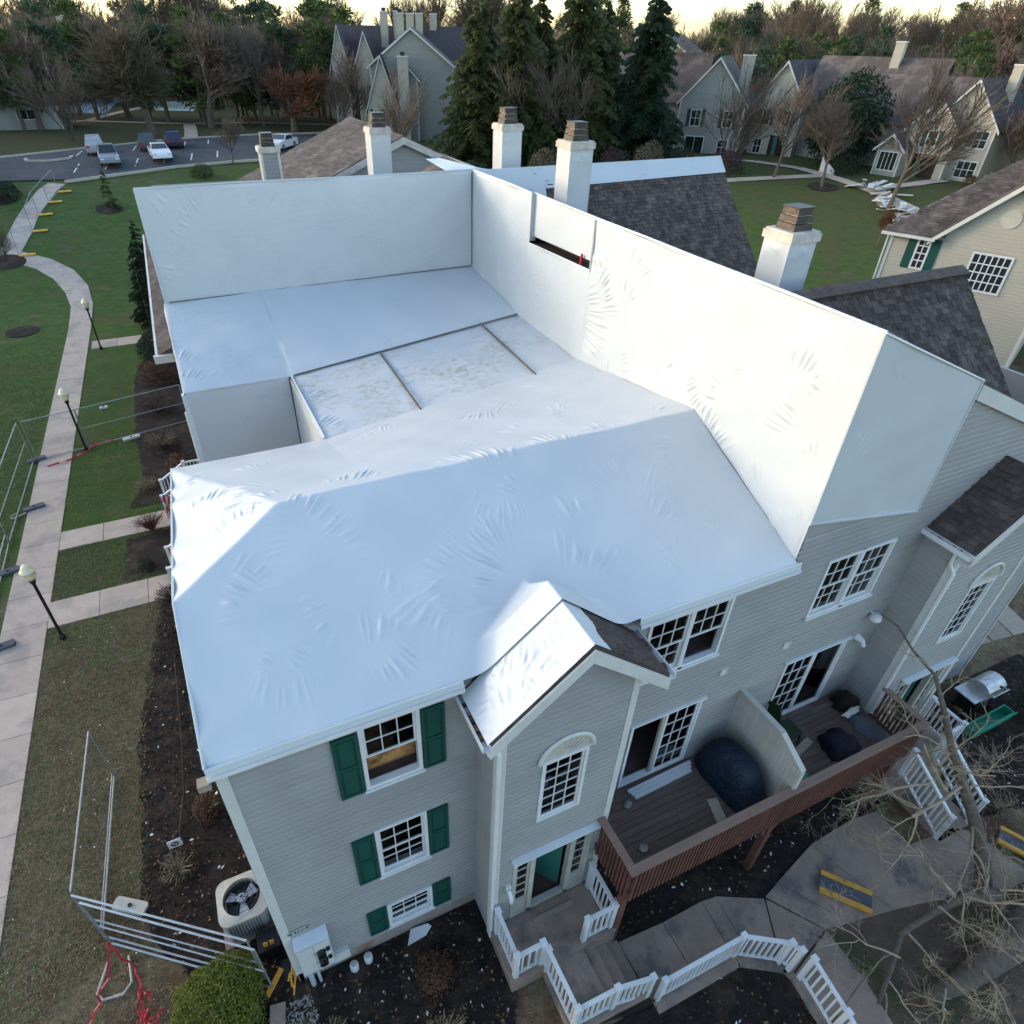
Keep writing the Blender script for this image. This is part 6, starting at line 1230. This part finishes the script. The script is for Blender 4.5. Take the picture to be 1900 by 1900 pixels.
# H3 (cream gable with big brown roof)
far_house('cream gabled house with dark roof behind the round evergreen', (66.5, 58.5, 4.0), -66, [(-2.6, 2.6, 0, 9, 5.6, 9.2, 'y', m_side2, m_shingd), (1.5, 14, 2, 11, 5.0, 9.6, 'x', m_sideg, m_shingb)], [(-1.7, -.7, 3.2, 4.8, -.02, 2, 2, m_shingd), (.6, 1.6, 3.2, 4.8, -.02, 2, 2, m_shingd), (-2, -1, .3, 1.9, -.02, 2, 2)], [(9, 6, 6, 11)], doors=[(-.2, 1.6, 2.3, -.01)])
far_house('small gazebo porch with white posts in front of the far court', (67.2, 43.6, 4.2), -76, [(-1.2, 1.2, 0, 2.4, 2.5, 3.6, 'y', m_sideg, m_shingd)], [(-.9, .9, .5, 2.2, -.02, 4, 1)], wall=m_trim)
# H2 (grey, nearest behind the spruces)
far_house('grey gabled house with dark shutters right of the spruces', (60.0, 62.0, 4.0), -48, [(-3.6, 3.6, 0, 9, 5.4, 9.4, 'y'), (-13, -2, 3, 11, 5.2, 9.6, 'x')], [(-2.2, -1.0, 2.9, 4.6, -.02, 2, 2, m_shingd), (1.4, 2.5, 2.9, 4.6, -.02, 2, 2, m_shingd), (-2.4, -.2, .1, 2.0, -.02, 2, 1), (1.3, 2.5, .2, 1.8, -.02, 2, 2)], [(2.7, 2.5, 5, 9.6, m_sideg, 1.2)])
far_house('grey gable end seen above the spruces, far behind', (75, 92, 4.3), -50, [(-6, 6, 0, 12, 7.5, 11.2, 'y'), ], [(-1, 1, 5, 6.5, -.02, 2, 2)], [(-3, 2, 9, 12.6), (-5, 3, 8, 12.2)])
# tall house in the middle distance (gable to us, lit gables on its left side)
far_house('tall grey house with round vent and steep cream gables, centre background', (30.2, 80.5, 4.0), -22, [(-4.5, 5.5, 3, 14, 8.0, 11.6, 'y'), (-4.7, -1.2, 0, 6, 4.2, 9.0, 'y', m_side2, m_shingd), (-1.2, 1.2, 1.5, 4, 6.8, 8.0, 'y', m_sideg)], [(-4.1, -3.4, 2.0, 3.8, -.02, 2, 2, m_green), (-2.7, -2.0, 2.0, 3.8, -.02, 2, 2, m_green)], [(-.4, .6, 0, 8.9, m_side2, 1.2), (.2, 9, 9, 13.0), (-1.0, 9, 9, 13.0)])
far_house('pair of narrow cream gables rising left of the tall centre house', (27.6, 92, 4.0), -24, [(-3.2, -1.2, 0, 6, 8.2, 11.8, 'y', m_side2, m_shingd), (.2, 2.4, -2, 5, 8.4, 11.2, 'y', m_side2, m_shingd), (-3, 14, 4, 12, 8, 11.8, 'x', m_sideg, m_shingd)], [], [(3, 6, 9, 13.3), (4.6, 7, 9, 13.4), (7.5, 7, 9, 13.2), (9.3, 8, 9, 13.2)])
far_house('grey house showing between bare trees at the far left', (-12, 150, 4.3), -22, [(-5, 3.5, 0, 10, 8.0, 11.0, 'y'), (2, 9, 3, 10, 8.0, 11.5, 'x')], [(1.0, 2.2, 5.5, 7.2, -.02, 2, 2, m_shingd), (-3, -1.6, 5.5, 7.2, -.02, 2, 2)], [(3.2, 3, 8, 12.6), (6, 5, 8, 12.4)])
far_house('low grey pool house with white window at the left edge', (-13.2, 108, 4.3), -4, [(-5.5, 4.5, 0, 6, 2.9, 4.8, 'x')], [(-.5, 2.0, 1.1, 2.3, -.02, 2, 1)], [])
# debris pile by the far court
pile = thing('debris_pile', 'pile of broken white trim and panels along the court path', 'debris pile', (60.5, 37.5, 3.7))
for i in range(46):
    t_ = random.random(); x, y = 62.6-5.5*t_+random.gauss(0, .5), 41-8*t_+random.gauss(0, .6); z = float(gz(x, y)); a = random.uniform(0, 6.28); L_ = random.uniform(.6, 1.9)
    B().bar((x, y, z+random.uniform(.05, .5)), (x+L_*math.cos(a), y+L_*math.sin(a), z+random.uniform(.05, .7)), random.uniform(.08, .6), .04).build('broken_panel', random.choice((m_white, m_trim, m_chip, m_trimd)), pile)
for x, y, lb in ((62.9, 47.6, 'white slanted panel leaning beside the court path'),): tag(B().slab([(x, y, 4.1), (x+.6, y-1.4, 4.1), (x+.6, y-1.4, 4.5), (x, y, 5.6)], (.05, .03, 0)).build('fallen_white_gable', m_white), lb, 'panel')
for i, (x, y) in enumerate(((31.0, 13.2), (32.2, 12.9))): tag(B().box(x-.08, x+.08, y-.08, y+.08, 0, 7.6).build('white_pipe', m_trim), ('left' if i == 0 else 'right')+' white pipe end showing above the ridge of the near roof', 'pipe') if False else None
# ================================================================ BACKGROUND TREES
W = dict(seed=11, levels=5, kids=(6, 5, 5, 4, 4), r0=.16); Wb = dict(seed=12, levels=5, kids=(7, 6, 6, 5, 4), r0=.2, spread=1.05, trunk=.20); Wc = dict(seed=13, levels=5, kids=(5, 5, 5, 5, 4), r0=.15, spread=.75); Wv = dict(seed=14, levels=5, kids=(4, 5, 5, 4, 4), r0=.2, vase=True, spread=.7)
bare_tree('v', -7.1, 94.2, 9.5, 'vase shaped bare tree by the pool house', tm=m_twig, **Wv)
bare_tree('b', 1.9, 98, 13.5, 'big round olive brown bare tree behind the parked cars', tm=m_twigo, sx=1.15, **Wb)
bare_tree('b', 9.5, 104, 14, 'big dark bare tree behind the navy car', tm=m_twig, sx=1.1, rz=2, **Wb)
bare_tree('r', 19.4, 96, 8.0, 'low wide rust red bare tree behind the brown roof', tm=m_twigr, sx=1.35, seed=15, levels=5, kids=(6, 6, 5, 4, 3), r0=.16, spread=1.0, trunk=.12)
bare_tree('a', 8.6, 74.2, 4.8, 'small bare tree on the verge of the parking area', **W)
bare_tree('c', 25.5, 88, 10.5, 'grey bare tree left of the tall centre house', **Wc); bare_tree('a', 22.5, 84, 8, 'smaller grey bare tree behind the brown roof', rz=1, **W)
bare_tree('v', 25.2, 70.5, 9.0, 'bare tree spreading in front of the cream gable', rz=2, **Wv)
bare_tree('v', 56.8, 54, 10.3, 'vase shaped bare tree in front of the grey gabled house', rz=.5, **Wv); bare_tree('c', 57.5, 48.2, 9.5, 'bare tree on the lawn left of the court path', rz=1.5, **Wc)
bare_tree('a', 59.0, 43.4, 8.0, 'bare lawn tree with a mulch ring in front of the round evergreen', rz=2.5, **W); bare_tree('c', 58.4, 35.4, 12, 'tall bare tree standing in the debris pile', rz=.2, **Wc)
bare_tree('a', 74.5, 36.0, 7, 'small bare tree against the cream house windows', rz=3.2, **W); bare_tree('a', 52.2, 30.8, 3.0, 'little rust bush tree on the lawn left of the cream house', tm=m_twigr, **W)
bare_tree('v', -10.5, 53.6, 3.0, 'leafless vase shaped tree in a mulch ring at the left edge', **Wv)
bare_tree('a', -12.6, 71.5, 3.4, 'young bare tree by the road at the left edge', **W)
for x, y, r_ in ((-10.5, 53.4, 1.3), (-3.4, 63.4, 1.1), (59.0, 43.3, 1.3), (-8.6, 40.6, .9), (-11.5, 66.3, 1.2)):
    b = B(); b.poly([(x+r_*math.cos(a), y+r_*math.sin(a)*1.1, float(gz(x+r_*math.cos(a), y+r_*math.sin(a)*1.1))+.04) for a in np.linspace(0, 6.283, 21)[:-1]]); tag(b.build('mulch_ring', m_mulch), kind='structure')
S_ = dict(seed=21, levels=40, per=10, dens=14); S2_ = dict(seed=22, levels=38, per=10, dens=14, droop=.5); S3_ = dict(seed=23, levels=40, per=11, dens=13, droop=.42)
conifer('s1', 33.3, 67.7, 13.4, 4.94, 'leftmost of the tall spruces behind the white chimneys', m_spru, 'spruces behind the roof', **S_)
conifer('s2', 37.4, 66.2, 15.8, 5.60, 'tall olive spruce, second from the left behind the chimneys', m_spru, 'spruces behind the roof', **S2_)
conifer('s3', 41.0, 68.5, 14.0, 4.94, 'spruce in the middle of the row behind the chimneys', m_spru, 'spruces behind the roof', **S3_)
conifer('s2', 44.3, 65.7, 16.6, 5.60, 'tallest spruce, fourth from the left behind the chimneys', m_spru, 'spruces behind the roof', **S2_)
conifer('s1', 47.4, 66.5, 12.7, 4.94, 'shorter spruce before the dark one at the right of the row', m_spru, 'spruces behind the roof', **S_)
conifer('s4', 51.0, 62.5, 15.2, 5.27, 'dark blue green spruce at the right end of the row', m_spru2, 'spruces behind the roof', seed=24, levels=40, per=11, dens=13, droop=.4)
conifer('s3', 35.3, 70.5, 13.7, 4.88, 'spruce behind and between the two leftmost spruces', m_spru, 'spruces behind the roof', **S3_)
conifer('s1', 49.0, 68.5, 13.8, 4.88, 'spruce behind the dark one at the right of the row', m_spru, 'spruces behind the roof', **S_)
bare_tree('c', 39.3, 64.5, 12, 'bare tree rising among the spruces', rz=4, **Wc); bare_tree('c', 42.8, 63.5, 11, 'bare tree before the tallest spruce', rz=5, **Wc)
evergreen(67.0, 49.6, 4.0, 4.4, m_yew, 'broad rounded dark evergreen in the far court', 25)
conifer('yg', -3.2, 63.8, 3.0, .9, 'young sparse conifer on the green lawn', m_pine, None, seed=26, levels=16, per=5, dens=8)
for i, (x, y, hh) in enumerate(((-1.4, 38.5, 3.6), (-1.2, 41.5, 4.2), (-1.5, 45, 3.6), (-1.3, 49, 3.8))): conifer('cy', x, y, hh, 1.2, ['nearest', 'second', 'third', 'farthest'][i]+' loose green conifer along the rear left wall', m_yew, 'conifers at the rear left wall', seed=27, levels=18, per=7, dens=9)
bush(-11.4, 66.6, 1.4, 1.2, 1.1, m_yew, 'dark rounded shrub by the road at the left edge', 2400, (.05, .1), 31); bush(5.2, 70.6, 1.2, .9, .9, m_pine, 'green shrub on the verge before the parking', 1500, (.05, .1), 32, 30)
for i, (x, y) in enumerate(((30.5, 62), (34, 60.5), (37.5, 60), (41.5, 59.5), (45, 58), (48.5, 57), (52, 56.5), (54.5, 52))): bush(x, y, 1.9, 1.6, 1.4+.3*(i % 3), (m_yew, m_plum, m_straw)[i % 3], ['first', 'second', 'third', 'fourth', 'fifth', 'sixth', 'seventh', 'eighth'][i]+' rough shrub from the left in the hedge below the spruces', 1700, (.06, .13), 40+i, 40)
bush(64.6, 46.0, 1.6, 1.4, 1.3, m_yew, 'dark low shrub at the foot of the round evergreen', 1500, (.06, .12), 50); bush(69.8, 36.4, .6, .6, .8, m_rust, 'rust brown clipped shrub by the cream house corner', 900, (.04, .08), 51)
# woods behind everything
r_ = random.Random(5); GB = 'bare trees of the woods behind the houses'; GP = 'pines of the woods behind the houses'
keys = [('a', W), ('b', Wb), ('c', Wc)]
def wood(n, x0, x1, y0, y1, h0, h1, pp):
    for _ in range(n):
        x, y = r_.uniform(x0, x1), r_.uniform(y0, y1); hh = r_.uniform(h0, h1)
        if r_.random() < pp: pine('a' if r_.random() < .6 else 'b', x, y, hh*.95, 'pine in the woods behind the houses', GP, r_.uniform(.9, 1.3))
        else:
            k, kw = r_.choice(keys); bare_tree(k, x, y, hh, 'bare brown tree in the woods behind the houses', GB, rz=r_.uniform(0, 6.28), tm=r_.choice((m_twig, m_twig, m_twigo)), sx=r_.uniform(.9, 1.2), **kw)
wood(26, -70, 0, 128, 190, 12, 16, .12); wood(34, -5, 45, 118, 185, 11, 15, .3); wood(16, -32, 20, 106, 128, 11, 14, .35); wood(12, 14, 34, 104, 124, 10, 14, .5); wood(40, 45, 110, 100, 175, 11, 14.5, .35); wood(44, 85, 150, 62, 130, 10, 13.5, .35); wood(40, 95, 175, 12, 80, 9.5, 13, .4)
wood(70, -110, 210, 180, 290, 20, 25, .2); wood(66, 140, 270, 10, 200, 19, 24, .2); wood(26, -60, -22, 60, 130, 9, 13, .2); wood(14, 78, 96, 20, 60, 8, 11, .4); wood(12, 60, 80, 70, 100, 9, 12, .3)
pine('b', 20.5, 107, 13.5, 'dark green pine left of the largest pine', None, 1.2); pine('b', 4.5, 112, 13.5, 'dark pine behind the round olive brown tree', None, 1.2); pine('a', -5, 120, 14, 'green pine left behind the round olive brown tree', None, 1.2); pine('a', 25.5, 105, 14.5, 'large full green pine standing behind the rust red tree', None, 1.25); pine('a', 30.5, 108, 13.8, 'green pine right of the largest pine behind the rust red tree', None, 1.1)
# trees on the left, outside the picture, which keep the low sun off the lawn
for i in range(46):
    x, y = r_.uniform(-75, -34), r_.uniform(-30, 75); k, kw = r_.choice(keys); hh = r_.uniform(8, 11)
    if i % 2: pine('a', x, y, hh, 'unseen pine left of the lawn, put there to shade it', 'unseen pines shading the lawn from the left', 1.25)
    else: bare_tree(k, x, y, hh, 'unseen bare tree left of the lawn, put there to shade it', 'unseen bare trees shading the lawn from the left', rz=i, tm=m_twigo, **kw)
